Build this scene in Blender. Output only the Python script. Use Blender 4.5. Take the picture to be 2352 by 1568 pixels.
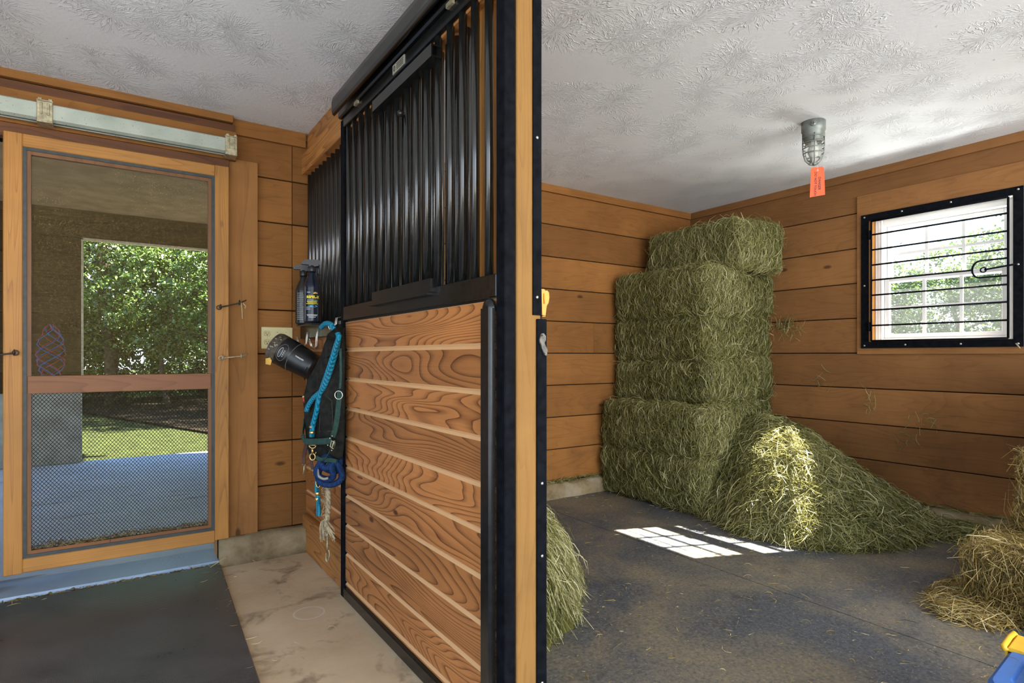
import bpy, bmesh, math, random
import numpy as np
from mathutils import Vector, Matrix, noise as mnoise

S = bpy.context.scene
for _o in list(bpy.data.objects):
    bpy.data.objects.remove(_o)
COL = S.collection
R = math.radians

# ------------------------------------------------------------------ camera
cam_d = bpy.data.cameras.new('camera')
cam = bpy.data.objects.new('camera', cam_d)
COL.objects.link(cam)
cam_d.sensor_width = 36.0
cam_d.lens = 1346.0 / 2352.0 * 36.0
cam_d.shift_y = 34.0 / 2352.0
cam_d.clip_start = 0.02
cam_d.clip_end = 400
cam.location = (0, 0, 1.1)
cam.rotation_euler = (R(90), 0, R(-34))
S.camera = cam

# ------------------------------------------------------------------ view, sky, sun, added fill lamps
S.view_settings.view_transform = 'Standard'
S.view_settings.look = 'None'
S.view_settings.exposure = 0.0
S.view_settings.gamma = 1.0
S.view_settings.use_curve_mapping = False
S.cycles.use_denoising = True
S.cycles.max_bounces = 10
S.cycles.diffuse_bounces = 6
S.cycles.transparent_max_bounces = 24
S.cycles.sample_clamp_indirect = 6.0

world = bpy.data.worlds.new('sky')
S.world = world
world.use_nodes = True
wn, wl = world.node_tree.nodes, world.node_tree.links
wn.clear()
w_out = wn.new('ShaderNodeOutputWorld')
w_bg = wn.new('ShaderNodeBackground')
w_tc = wn.new('ShaderNodeTexCoord')
w_sep = wn.new('ShaderNodeSeparateXYZ')
w_rmp = wn.new('ShaderNodeValToRGB')
wl.new(w_tc.outputs['Generated'], w_sep.inputs[0])
wl.new(w_sep.outputs['Z'], w_rmp.inputs[0])
_e = w_rmp.color_ramp.elements
_e[0].position, _e[0].color = 0.0, (0.80, 0.90, 1.0, 1)
_e[1].position, _e[1].color = 0.75, (0.20, 0.42, 0.92, 1)
_m = w_rmp.color_ramp.elements.new(0.25)
_m.color = (0.52, 0.74, 1.0, 1)
wl.new(w_rmp.outputs[0], w_bg.inputs[0])
w_bg.inputs[1].default_value = 3.4
wl.new(w_bg.outputs[0], w_out.inputs[0])

sun_d = bpy.data.lights.new('sun', 'SUN')
sun = bpy.data.objects.new('sun', sun_d)
COL.objects.link(sun)
sun_d.energy = 88.0
sun_d.angle = R(0.53)
sun_d.color = (1.0, 0.94, 0.82)
sun.location = (12, -6, 12)
sun.rotation_euler = Vector((-1.0, 0.39, -1.0)).to_track_quat('-Z', 'Y').to_euler()


def area(name, loc, target, sx, sy, power, color=(1, 1, 1)):
    d = bpy.data.lights.new(name, 'AREA')
    d.shape = 'RECTANGLE'
    d.size, d.size_y = sx, sy
    d.energy = power
    d.color = color
    o = bpy.data.objects.new(name, d)
    COL.objects.link(o)
    o.location = loc
    o.rotation_euler = (Vector(target) - Vector(loc)).to_track_quat('-Z', 'Y').to_euler()
    return o


# added fill lamps out of view behind the camera, standing in for open-end daylight
area('aisle_fill', (-0.6, -3.2, 1.5), (0.3, 3.4, 1.5), 2.8, 2.4, 70, (1.0, 0.98, 0.95))
area('stall_fill', (2.6, -2.6, 1.5), (3.0, 3.4, 1.2), 2.4, 1.8, 175, (1.0, 0.98, 0.95))
# added lamp hidden below the sill, standing in for bounce off the ground
area('window_fill', (4.80, 1.56, 0.93), (2.9, 1.7, 2.45), 0.8, 0.42, 62, (0.98, 1.0, 0.97))


# ------------------------------------------------------------------ photo geometry helper: pixel -> point on a real plane
_s, _c = math.sin(R(34)), math.cos(R(34))


def P(px, py, axis, val):
    u, v = (px - 1176) / 1346.0, (818 - py) / 1346.0
    d = (_s + u * _c, _c - u * _s, v)
    o = (0, 0, 1.1)
    i = 'XYZ'.index(axis)
    t = (val - o[i]) / d[i]
    return Vector((o[0] + t * d[0], o[1] + t * d[1], o[2] + t * d[2]))


# ------------------------------------------------------------------ mesh builder
class MB:
    def __init__(self):
        self.v, self.f, self.tone, self.sm, self.lite = [], [], [], [], []

    def add(self, verts, faces, tone=None, smooth=False, lite=0.0):
        b = len(self.v)
        t = random.random() if tone is None else tone
        self.v += [tuple(p) for p in verts]
        for k in faces:
            self.f.append(tuple(i + b for i in k))
            self.tone.append(t)
            self.sm.append(smooth)
            self.lite.append(lite)
        return self

    def box(self, x0, x1, y0, y1, z0, z1, tone=None, ch=0.0, rot=None):
        xs, ys, zs = sorted((x0, x1)), sorted((y0, y1)), sorted((z0, z1))
        if ch > 0:
            ch = min(ch, (xs[1] - xs[0]) * .49, (ys[1] - ys[0]) * .49, (zs[1] - zs[0]) * .49)
            pts = []
            for i in (0, 1):
                for j in (0, 1):
                    for k in (0, 1):
                        c = [xs[i], ys[j], zs[k]]
                        sg = [(1, -1)[i], (1, -1)[j], (1, -1)[k]]
                        for a in range(3):
                            q = [c[m] + (sg[m] * ch if m != a else 0) for m in range(3)]
                            pts.append(q)
            v, f = hull(pts)
        else:
            v = [(xs[i], ys[j], zs[k]) for i in (0, 1) for j in (0, 1) for k in (0, 1)]
            f = [(0, 1, 3, 2), (4, 6, 7, 5), (0, 4, 5, 1), (2, 3, 7, 6), (0, 2, 6, 4), (1, 5, 7, 3)]
        if rot is not None:
            m, c = rot
            v = [m @ (Vector(p) - Vector(c)) + Vector(c) for p in v]
        return self.add(v, f, tone)

    def prism(self, poly, axis, a0, a1, tone=None, smooth=False, lites=None):
        # poly: 2D points in the plane of the two other axes (in XYZ order)
        def mk(p, a):
            if axis == 'X': return (a, p[0], p[1])
            if axis == 'Y': return (p[0], a, p[1])
            return (p[0], p[1], a)
        n = len(poly)
        v = [mk(p, a0) for p in poly] + [mk(p, a1) for p in poly]
        t = random.random() if tone is None else tone
        self.add(v, [tuple(range(n)), tuple(range(2 * n - 1, n - 1, -1))], t)
        b = len(self.v) - 2 * n
        for i in range(n):
            j = (i + 1) % n
            self.f.append((b + i, b + j, b + n + j, b + n + i))
            self.tone.append(t)
            self.sm.append(smooth)
            self.lite.append(lites[i] if lites else 0.0)
        return self

    def frames(self, path):
        path = [Vector(p) for p in path]
        T = []
        for i in range(len(path)):
            a = path[max(i - 1, 0)]
            b = path[min(i + 1, len(path) - 1)]
            d = b - a
            T.append(d.normalized() if d.length > 1e-9 else Vector((0, 0, 1)))
        up = Vector((0, 0, 1)) if abs(T[0].z) < .9 else Vector((1, 0, 0))
        n = (up - T[0] * up.dot(T[0])).normalized()
        F = []
        for i, t in enumerate(T):
            n = (n - t * n.dot(t))
            n = n.normalized() if n.length > 1e-9 else t.orthogonal().normalized()
            F.append((n.copy(), t.cross(n)))
        return path, F

    def tube(self, path, r, seg=8, tone=None, closed=False, smooth=True):
        path, F = self.frames(path)
        n = len(path)
        rs = r if isinstance(r, (list, tuple)) else [r] * n
        v = []
        for i in range(n):
            a, b = F[i]
            for k in range(seg):
                th = 2 * math.pi * k / seg
                v.append(path[i] + (a * math.cos(th) + b * math.sin(th)) * rs[i])
        f = []
        for i in range(n if closed else n - 1):
            i2 = (i + 1) % n
            for k in range(seg):
                k2 = (k + 1) % seg
                f.append((i * seg + k, i * seg + k2, i2 * seg + k2, i2 * seg + k))
        t = random.random() if tone is None else tone
        self.add(v, f, t, smooth)
        if not closed:
            b = len(self.v) - n * seg
            for st in (0, (n - 1) * seg):
                self.f.append(tuple(b + st + k for k in range(seg)))
                self.tone.append(t); self.sm.append(False); self.lite.append(0.0)
        return self

    def strap(self, path, width, thick, wdir, tone=None):
        path, F = self.frames(path)
        v = []
        n = len(path)
        for i in range(n):
            tg = (path[min(i + 1, n - 1)] - path[max(i - 1, 0)]).normalized()
            w = Vector(wdir[i] if isinstance(wdir, list) else wdir)
            w = (w - tg * w.dot(tg)).normalized()
            h = tg.cross(w)
            for a, b in ((-1, -1), (1, -1), (1, 1), (-1, 1)):
                v.append(path[i] + w * a * width / 2 + h * b * thick / 2)
        f = [(0, 1, 2, 3), tuple((n - 1) * 4 + k for k in (3, 2, 1, 0))]
        for i in range(n - 1):
            for k in range(4):
                f.append((i * 4 + k, i * 4 + (k + 1) % 4, i * 4 + 4 + (k + 1) % 4, i * 4 + 4 + k))
        return self.add(v, f, tone, False)

    def lathe(self, prof, origin=(0, 0, 0), axis=(0, 0, 1), seg=24, tone=None, sx=1.0, sy=1.0, smooth=True):
        q = Vector((0, 0, 1)).rotation_difference(Vector(axis))
        o = Vector(origin)
        v = []
        for r, h in prof:
            for k in range(seg):
                th = 2 * math.pi * k / seg
                v.append(o + q @ Vector((r * math.cos(th) * sx, r * math.sin(th) * sy, h)))
        f = []
        for i in range(len(prof) - 1):
            for k in range(seg):
                k2 = (k + 1) % seg
                f.append((i * seg + k, i * seg + k2, i * seg + seg + k2, i * seg + seg + k))
        t = random.random() if tone is None else tone
        self.add(v, f, t, smooth)
        b = len(self.v) - len(prof) * seg
        for st in (0, (len(prof) - 1) * seg):
            self.f.append(tuple(b + st + k for k in range(seg)))
            self.tone.append(t); self.sm.append(False); self.lite.append(0.0)
        return self

    def loft(self, rings, tone=None, smooth=True, cap=True):
        n = len(rings[0])
        v = [p for rg in rings for p in rg]
        f = []
        for i in range(len(rings) - 1):
            for k in range(n):
                k2 = (k + 1) % n
                f.append((i * n + k, i * n + k2, i * n + n + k2, i * n + n + k))
        if cap:
            f.append(tuple(range(n)))
            f.append(tuple((len(rings) - 1) * n + k for k in range(n)))
        return self.add(v, f, tone, smooth)

    def ball(self, c, r, sx=1, sy=1, sz=1, seg=14, rings=9, tone=None):
        prof = [(max(r * math.sin(math.pi * i / rings), 1e-5), -r * math.cos(math.pi * i / rings)) for i in range(rings + 1)]
        b0 = len(self.v)
        self.lathe(prof, (0, 0, 0), (0, 0, 1), seg, tone)
        for i in range(b0, len(self.v)):
            p = self.v[i]
            self.v[i] = (c[0] + p[0] * sx, c[1] + p[1] * sy, c[2] + p[2] * sz)
        return self

    def build(self, name, mat, parent=None, recalc=True):
        off = parent_loc(parent)
        me = bpy.data.meshes.new(name)
        me.from_pydata([(p[0] - off[0], p[1] - off[1], p[2] - off[2]) for p in self.v], [], self.f)
        me.polygons.foreach_set('use_smooth', self.sm)
        a = me.attributes.new('tone', 'FLOAT', 'FACE'); a.data.foreach_set('value', self.tone)
        a = me.attributes.new('lite', 'FLOAT', 'FACE'); a.data.foreach_set('value', self.lite)
        if recalc:
            bm = bmesh.new(); bm.from_mesh(me)
            bmesh.ops.recalc_face_normals(bm, faces=bm.faces)
            bm.to_mesh(me); bm.free()
        me.materials.append(mat)
        o = bpy.data.objects.new(name, me)
        COL.objects.link(o)
        if parent is not None:
            o.parent = parent
        return o


def hull(pts):
    bm = bmesh.new()
    for p in pts:
        bm.verts.new(p)
    bmesh.ops.convex_hull(bm, input=bm.verts)
    bmesh.ops.dissolve_limit(bm, angle_limit=0.01, verts=bm.verts, edges=bm.edges)
    bm.verts.ensure_lookup_table()
    bm.verts.index_update()
    v = [tuple(x.co) for x in bm.verts]
    f = [tuple(x.index for x in fc.verts) for fc in bm.faces]
    bm.free()
    return v, f


def parent_loc(p):
    t = Vector((0, 0, 0))
    while p is not None:
        t += Vector(p.location)
        p = p.parent
    return t


def tag(o, label=None, cat=None, group=None, kind=None):
    if label: o['label'] = label
    if cat: o['category'] = cat
    if group: o['group'] = group
    if kind: o['kind'] = kind
    return o


def thing(name, label, cat, loc=(0, 0, 0), group=None, kind=None):
    o = bpy.data.objects.new(name, None)
    o.empty_display_size = .05
    COL.objects.link(o)
    o.location = loc
    return tag(o, label, cat, group, kind)


def copy_part(src, parent, dloc):
    c = src.copy()
    COL.objects.link(c)
    c.parent = parent
    c.location = Vector(src.location) + Vector(dloc)
    return c


# ------------------------------------------------------------------ materials
class NT:
    def __init__(self, name):
        self.m = bpy.data.materials.new(name)
        self.m.use_nodes = True
        self.n, self.l = self.m.node_tree.nodes, self.m.node_tree.links
        self.n.clear()
        self.out = self.n.new('ShaderNodeOutputMaterial')
        self.geo = self.n.new('ShaderNodeNewGeometry')
        self.pos = self.geo.outputs['Position']

    def link(self, a, b):
        if isinstance(a, (int, float)): b.default_value = a
        elif isinstance(a, (tuple, list)):
            b.default_value = tuple(a) + ((1,) if len(a) == 3 and b.type == 'RGBA' else ())
        else: self.l.new(a, b)

    def math(self, op, a, b=0.0, c=None, clamp=False):
        x = self.n.new('ShaderNodeMath'); x.operation = op; x.use_clamp = clamp
        self.link(a, x.inputs[0]); self.link(b, x.inputs[1])
        if c is not None: self.link(c, x.inputs[2])
        return x.outputs[0]

    def vmath(self, op, a, b):
        x = self.n.new('ShaderNodeVectorMath'); x.operation = op
        self.link(a, x.inputs[0]); self.link(b, x.inputs[1])
        return x.outputs[0]

    def scaled(self, v, s):
        return self.vmath('MULTIPLY', v, s)

    def noise(self, v, scale=1.0, detail=2.0, rough=.5, dist=0.0):
        x = self.n.new('ShaderNodeTexNoise')
        self.link(v, x.inputs['Vector'])
        x.inputs['Scale'].default_value = scale
        x.inputs['Detail'].default_value = detail
        x.inputs['Roughness'].default_value = rough
        x.inputs['Distortion'].default_value = dist
        return x.outputs[0]

    def voro(self, v, scale=1.0, feature='F1', dim='3D', out='Distance'):
        x = self.n.new('ShaderNodeTexVoronoi')
        x.voronoi_dimensions = dim; x.feature = feature
        self.link(v, x.inputs['Vector'])
        x.inputs['Scale'].default_value = scale
        return x

    def ramp(self, f, stops, interp='LINEAR'):
        x = self.n.new('ShaderNodeValToRGB')
        cr = x.color_ramp; cr.interpolation = interp
        while len(cr.elements) < len(stops): cr.elements.new(.5)
        for e, (p, c) in zip(cr.elements, stops):
            e.position = p
            e.color = (c, c, c, 1) if isinstance(c, (int, float)) else tuple(c) + (1,)
        self.link(f, x.inputs[0])
        return x.outputs[0]

    def mix(self, f, a, b, mode='MIX'):
        x = self.n.new('ShaderNodeMix'); x.data_type = 'RGBA'; x.blend_type = mode
        self.link(f, x.inputs['Factor'])
        self.link(a, x.inputs[6]); self.link(b, x.inputs[7])
        return x.outputs[2]

    def maprange(self, f, a, b, c, d):
        x = self.n.new('ShaderNodeMapRange')
        self.link(f, x.inputs[0])
        for i, q in enumerate((a, b, c, d)): x.inputs[i + 1].default_value = q
        return x.outputs[0]

    def attr(self, name):
        x = self.n.new('ShaderNodeAttribute'); x.attribute_name = name
        return x.outputs['Fac']

    def xyz(self, v):
        x = self.n.new('ShaderNodeSeparateXYZ'); self.link(v, x.inputs[0])
        return x.outputs

    def comb(self, a, b, c):
        x = self.n.new('ShaderNodeCombineXYZ')
        for i, q in enumerate((a, b, c)): self.link(q, x.inputs[i])
        return x.outputs[0]

    def bump(self, h, strength=.3, dist=.005, prev=None):
        x = self.n.new('ShaderNodeBump')
        x.inputs['Strength'].default_value = strength
        x.inputs['Distance'].default_value = dist
        self.link(h, x.inputs['Height'])
        if prev is not None: self.link(prev, x.inputs['Normal'])
        return x.outputs[0]

    def done(self, color, rough=.6, metal=0.0, spec=.4, normal=None, **kw):
        b = self.n.new('ShaderNodeBsdfPrincipled')
        self.link(color, b.inputs['Base Color'])
        self.link(rough, b.inputs['Roughness'])
        self.link(metal, b.inputs['Metallic'])
        self.link(spec, b.inputs['Specular IOR Level'])
        if normal is not None: self.link(normal, b.inputs['Normal'])
        for k, q in kw.items(): self.link(q, b.inputs[k.replace('_', ' ')])
        self.l.new(b.outputs[0], self.out.inputs[0])
        self.bsdf = b
        return self.m


def plain(name, col, rough=.5, metal=0.0, spec=.4, var=.25, scale=30.0, bump=0.0, tvar=.0):
    t = NT(name)
    n = t.noise(t.pos, scale, 3)
    c = t.mix(t.maprange(n, .3, .7, 0, 1), tuple(x * (1 - var) for x in col), tuple(min(x * (1 + var), 1) for x in col))
    if tvar:
        k = t.maprange(t.attr('tone'), 0, 1, 1 - tvar, 1 + tvar)
        c = t.mix(1.0, c, t.comb(k, k, k), 'MULTIPLY')
    nb = t.bump(n, bump, .004) if bump else None
    return t.done(c, rough, metal, spec, nb)


def wood(name, axis, light, dark, rings=9, line=.6, along=.9, across=7.0, rough=.6, spec=.3, tvar=.3, knots=.5,
         fiber=.3, bump=.25, edge=None, dirt=0.0, dirtcol=(.05, .03, .015)):
    t = NT(name)
    tone = t.attr('tone')
    off = t.scaled(t.comb(tone, tone, tone), (37.0, 53.0, 71.0))
    p = t.vmath('ADD', t.pos, off)
    i = 'XYZ'.index(axis)
    sc = [across] * 3; sc[i] = along
    q = t.scaled(p, tuple(sc))
    n = t.noise(q, 1.0, 2.0, .45, .25)
    fr = t.math('FRACT', t.math('MULTIPLY', n, rings))
    ln = t.ramp(fr, [(0, .10), (.05, 0), (.55, .06), (.87, .6), (.95, 1), (1, .10)])
    fs = [170.0] * 3; fs[i] = 5.0
    fb = t.noise(t.scaled(p, tuple(fs)), 1.0, 2.0)
    ss = [38.0] * 3; ss[i] = 1.3
    sk = t.noise(t.scaled(p, tuple(ss)), 1.0, 3.0, .6)
    fac = t.math('ADD', t.math('MULTIPLY', ln, line), t.math('ADD', t.math('MULTIPLY', t.math('SUBTRACT', fb, .5), fiber * 1.5), t.math('MULTIPLY', t.math('SUBTRACT', sk, .5), fiber * 1.6)), clamp=True)
    col = t.mix(fac, light, dark)
    if knots > 0:
        ks = [9.0] * 3; ks[i] = 4.0
        v = t.voro(t.scaled(p, tuple(ks)), 1.0)
        cell = t.xyz(v.outputs['Color'])[0]
        on = t.math('GREATER_THAN', cell, 1 - knots * .35)
        d = t.math('ADD', v.outputs['Distance'], t.math('MULTIPLY', t.math('SUBTRACT', n, .5), .25))
        k = t.math('MULTIPLY', t.maprange(d, .06, .13, .85, 0), on)
        col = t.mix(k, col, tuple(x * .45 for x in dark))
    b = t.noise(p, 2.2, 3.0, .6)
    kk = t.math('MULTIPLY', t.maprange(b, .3, .7, .82, 1.12), t.maprange(tone, 0, 1, 1 - tvar, 1 + tvar * .5))
    col = t.mix(1.0, col, t.comb(kk, kk, kk), 'MULTIPLY')
    if dirt:
        dn = t.noise(t.vmath('ADD', t.pos, (3, 5, 9)), 3.5, 5.0, .7)
        z = t.xyz(t.pos)[2]
        lowz = t.maprange(z, .1, .9, 1.0, .35)
        col = t.mix(t.math('MULTIPLY', t.maprange(dn, .5, .72, 0, dirt), lowz), col, dirtcol)
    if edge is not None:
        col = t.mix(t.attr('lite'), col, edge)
    nb = t.bump(t.math('ADD', t.math('MULTIPLY', ln, -.6), fb), bump, .0015)
    return t.done(col, rough, 0, spec, nb)


M = {}
M['wall_x'] = wood('stained_boards_x', 'X', (.26, .110, .028), (.125, .048, .013), 16, .30, .8, 6, .72, .2, .3, .35, .35, .3, dirt=.35)
M['wall_y'] = wood('stained_boards_y', 'Y', (.28, .128, .043), (.14, .060, .020), 16, .30, .8, 6, .72, .2, .3, .35, .35, .3, dirt=.45)
M['wall_z'] = wood('stained_casing_z', 'Z', (.36, .165, .050), (.20, .080, .024), 7, .4, .8, 6, .7, .2, .2, .7, .35, .3, dirt=.3)
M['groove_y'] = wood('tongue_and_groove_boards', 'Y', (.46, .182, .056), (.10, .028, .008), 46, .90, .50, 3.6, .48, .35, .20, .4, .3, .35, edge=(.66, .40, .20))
M['pine_x'] = wood('pine_x', 'X', (.42, .188, .038), (.19, .070, .015), 34, .55, .28, 9, .5, .35, .12, .1, .25, .25)
M['pine_z'] = wood('pine_z', 'Z', (.42, .188, .038), (.19, .070, .015), 34, .55, .28, 9, .5, .35, .12, .1, .25, .25)
M['beam_y'] = wood('header_beam_wood', 'Y', (.46, .20, .055), (.17, .058, .016), 26, .8, .5, 6, .55, .3, .15, .1, .25, .25)
M['post_z'] = wood('post_wood', 'Z', (.26, .135, .038), (.175, .082, .022), 14, .35, .9, 9, .7, .2, .1, .3, .45, .4, dirt=.25)
M['dark_x'] = wood('dark_brown_header', 'X', (.15, .052, .014), (.075, .026, .008), 10, .7, .8, 7, .5, .35, .2, .1, .3, .25)
M['brown_x'] = wood('brown_rail', 'X', (.22, .085, .028), (.12, .045, .014), 10, .6, .8, 7, .5, .35, .1, 0, .3, .2)
M['brown_z'] = wood('brown_lip', 'Z', (.20, .085, .028), (.11, .045, .014), 10, .6, .8, 7, .5, .35, .1, 0, .3, .2)
M['porch_wall'] = wood('porch_boards', 'X', (.085, .05, .022), (.045, .026, .012), 7, .5, .8, 6, .8, .1, .3, .2, .3, .2)
M['black_steel'] = plain('black_painted_steel', (.007, .0075, .0075), .24, 0, .5, .5, 60)
M['black_gloss'] = plain('glossy_black_bars', (.010, .0105, .010), .2, 0, .95, .4, 60)
M['black_frame'] = plain('black_enamel_frame', (.005, .006, .008), .6, 0, .03, .4, 40)
M['dark_gap'] = plain('dark_backing', (.012, .008, .005), .9, 0, .1)


def mat_galv():
    t = NT('galvanised_steel')
    n = t.noise(t.pos, 7, 3)
    col = t.mix(t.maprange(n, .3, .7, 0, 1), (.30, .34, .28), (.44, .47, .40))
    sp = t.math('GREATER_THAN', t.noise(t.pos, 130, 3, .7), .66)
    z = t.xyz(t.pos)[2]
    col = t.mix(t.math('MULTIPLY', sp, t.maprange(z, 2.15, 2.21, .9, .45)), col, (.09, .06, .03))
    return t.done(col, .5, .3, .4)


M['galv'] = mat_galv()
M['zinc'] = plain('old_zinc', (.42, .37, .24), .45, .5, .4, .35, 60)
M['grey_spline'] = plain('grey_rubber_spline', (.05, .055, .052), .5, 0, .3, .2)
M['steel_grey'] = plain('dull_steel_plate', (.11, .105, .095), .5, .5, .4, .3, 70)
M['iron'] = plain('dark_iron', (.05, .045, .035), .45, .6, .4, .4, 80)
M['brass'] = plain('brass', (.62, .42, .16), .3, .9, .5, .2, 60)
M['chrome'] = plain('bright_wire', (.65, .62, .55), .25, .9, .5, .15)
M['almond'] = plain('almond_plastic', (.66, .57, .30), .4, 0, .4, .06)
M['slot'] = plain('dark_slots', (.03, .025, .015), .6)
M['white_vinyl'] = plain('white_vinyl', (.78, .78, .77), .4, 0, .4, .04, 8)
M['screw'] = plain('screw_heads', (.55, .54, .50), .35, .8, .5, .1)


def mat_ceiling():
    t = NT('stomped_plaster')
    p = t.pos
    wob = t.noise(p, 1.6, 2)
    p2 = t.vmath('ADD', p, t.comb(t.math('MULTIPLY', t.math('SUBTRACT', wob, .5), .25), t.math('MULTIPLY', t.math('SUBTRACT', t.noise(p, 2.1, 2), .5), .25), 0.0))
    hs = []
    for k, (sc, offs) in enumerate(((3.1, (0, 0, 0)), (3.6, (3.3, 7.7, 0)))):
        pp = t.vmath('ADD', p2, offs)
        v = t.voro(pp, sc, 'F1', '2D')
        d = t.vmath('SUBTRACT', t.scaled(pp, (1, 1, 0)), t.scaled(v.outputs['Position'], (1, 1, 0)))
        x, y, _ = t.xyz(d)
        ang = t.math('ARCTAN2', y, x)
        r = v.outputs['Distance']
        cr = t.xyz(v.outputs['Color'])[0]
        vec = t.comb(t.math('MULTIPLY', t.math('COSINE', ang), 3.2), t.math('MULTIPLY', t.math('SINE', ang), 3.2),
                     t.math('ADD', t.math('MULTIPLY', r, 3.0), t.math('MULTIPLY', cr, 40.0)))
        n = t.noise(vec, 1.8, 2.0, .5, .5)
        rid = t.maprange(t.math('ABSOLUTE', t.math('SUBTRACT', n, .5)), 0, .055, 1, 0)
        fade = t.maprange(r, .12, .5, 1, 0)
        inner = t.maprange(r, .0, .10, .1, 1)
        hs.append(t.math('MULTIPLY', t.math('MULTIPLY', rid, fade), inner))
    h = t.math('MAXIMUM', hs[0], hs[1])
    msk = t.maprange(t.noise(p, 1.3, 2), .35, .55, .85, 1)
    h = t.math('MULTIPLY', h, msk)
    fine = t.noise(p, 55, 3, .6)
    hh = t.math('ADD', h, t.math('MULTIPLY', fine, .22))
    nb = t.bump(hh, .66, .008)
    st = t.noise(p, 1.1, 4, .6)
    col = t.mix(t.maprange(st, .35, .7, 0, 1), (.81, .835, .86), (.74, .755, .77))
    speck = t.math('GREATER_THAN', t.noise(p, 38, 2, .6), .725)
    col = t.mix(t.math('MULTIPLY', speck, .45), col, (.2, .17, .13))
    return t.done(col, .75, 0, .2, nb)


def mat_concrete():
    t = NT('stained_concrete')
    p = t.pos
    a = t.noise(p, 2.2, 5, .62)
    b = t.noise(t.vmath('ADD', p, (4, 9, 2)), 5.0, 4, .6, .6)
    c = t.noise(p, 42, 3, .6)
    col = t.mix(t.maprange(a, .3, .7, 0, 1), (.46, .34, .205), (.64, .51, .34))
    col = t.mix(t.maprange(b, .54, .68, 0, .8), col, (.13, .08, .04))
    col = t.mix(t.maprange(c, .4, .7, 0, .25), col, (.6, .52, .40))
    # ring left by a wet bucket
    d = t.vmath('SUBTRACT', p, (.684, 2.571, 0))
    x, y, _ = t.xyz(d)
    rr = t.math('SQRT', t.math('ADD', t.math('MULTIPLY', x, x), t.math('MULTIPLY', y, y)))
    ring = t.maprange(t.math('ABSOLUTE', t.math('SUBTRACT', rr, .062)), .002, .006, .75, 0)
    col = t.mix(ring, col, (.66, .60, .50))
    nb = t.bump(t.math('ADD', a, t.math('MULTIPLY', c, .3)), .25, .006)
    return t.done(col, .7, 0, .3, nb)


def mat_curb():
    t = NT('rough_curb_concrete')
    a = t.noise(t.pos, 9, 6, .65)
    b = t.noise(t.vmath('ADD', t.pos, (2, 3, 4)), 3.5, 4, .6)
    col = t.mix(t.maprange(a, .3, .7, 0, 1), (.16, .115, .060), (.34, .265, .155))
    col = t.mix(t.maprange(b, .48, .66, 0, .7), col, (.40, .35, .27))
    return t.done(col, .85, 0, .15, t.bump(a, .6, .02))


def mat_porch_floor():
    t = NT('sky_tinted_pale_concrete')
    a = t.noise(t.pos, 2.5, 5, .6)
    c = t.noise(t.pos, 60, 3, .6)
    col = t.mix(t.maprange(a, .35, .65, 0, 1), (.50, .56, .63), (.62, .68, .75))  # blue of the sky light put into the concrete's colour
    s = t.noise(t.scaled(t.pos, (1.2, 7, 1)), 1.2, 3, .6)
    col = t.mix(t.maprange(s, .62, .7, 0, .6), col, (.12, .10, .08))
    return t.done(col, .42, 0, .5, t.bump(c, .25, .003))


def mat_aisle_mat():
    t = NT('dimpled_rubber')
    x, y, z = t.xyz(t.pos)
    k = 2 * math.pi / .0115
    u = t.math('MULTIPLY', x, k)
    w = t.math('MULTIPLY', y, k / 1.0)
    h = t.math('MULTIPLY', t.math('SINE', u), t.math('SINE', w))
    h = t.maprange(h, -.2, .7, 0, 1)
    a = t.noise(t.pos, 5, 4, .6)
    col = t.mix(t.maprange(a, .3, .7, 0, 1), (.036, .039, .044), (.078, .080, .082))
    col = t.mix(t.math('MULTIPLY', h, .25), col, (.09, .09, .09))
    du = t.math('GREATER_THAN', t.noise(t.pos, 120, 2), .72)
    col = t.mix(t.math('MULTIPLY', du, .5), col, (.25, .21, .14))
    return t.done(col, t.maprange(a, .3, .7, .26, .40), 0, .8, t.bump(h, .45, .002))


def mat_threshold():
    t = NT('sky_tinted_threshold_rubber')
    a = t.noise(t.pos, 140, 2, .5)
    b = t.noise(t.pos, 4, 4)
    col = t.mix(t.maprange(b, .3, .7, 0, 1), (.27, .36, .50), (.36, .47, .62))  # rubber tinted blue to carry the sky light falling on it
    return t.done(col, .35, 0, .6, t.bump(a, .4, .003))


def mat_stall_mat():
    t = NT('dusty_stall_rubber')
    p = t.pos
    a = t.noise(p, 1.3, 5, .65, .4)
    b = t.noise(t.vmath('ADD', p, (7, 1, 3)), 3.4, 5, .7, .5)
    c = t.noise(p, 75, 3, .65)
    col = t.mix(t.maprange(c, .35, .7, 0, 1), (.045, .052, .062), (.115, .124, .138))
    dust = t.math('MULTIPLY', t.maprange(a, .42, .60, .02, .9), t.maprange(c, .25, .65, .25, 1))
    col = t.mix(dust, col, (.25, .205, .13))
    col = t.mix(t.maprange(b, .56, .70, 0, .7), col, (.045, .048, .052))
    s = t.math('GREATER_THAN', t.noise(t.scaled(p, (1, 1.7, 1)), 95, 1), .70)
    col = t.mix(t.math('MULTIPLY', s, .55), col, (.42, .36, .22))
    return t.done(col, .58, 0, .35, t.bump(c, .35, .004))


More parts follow.
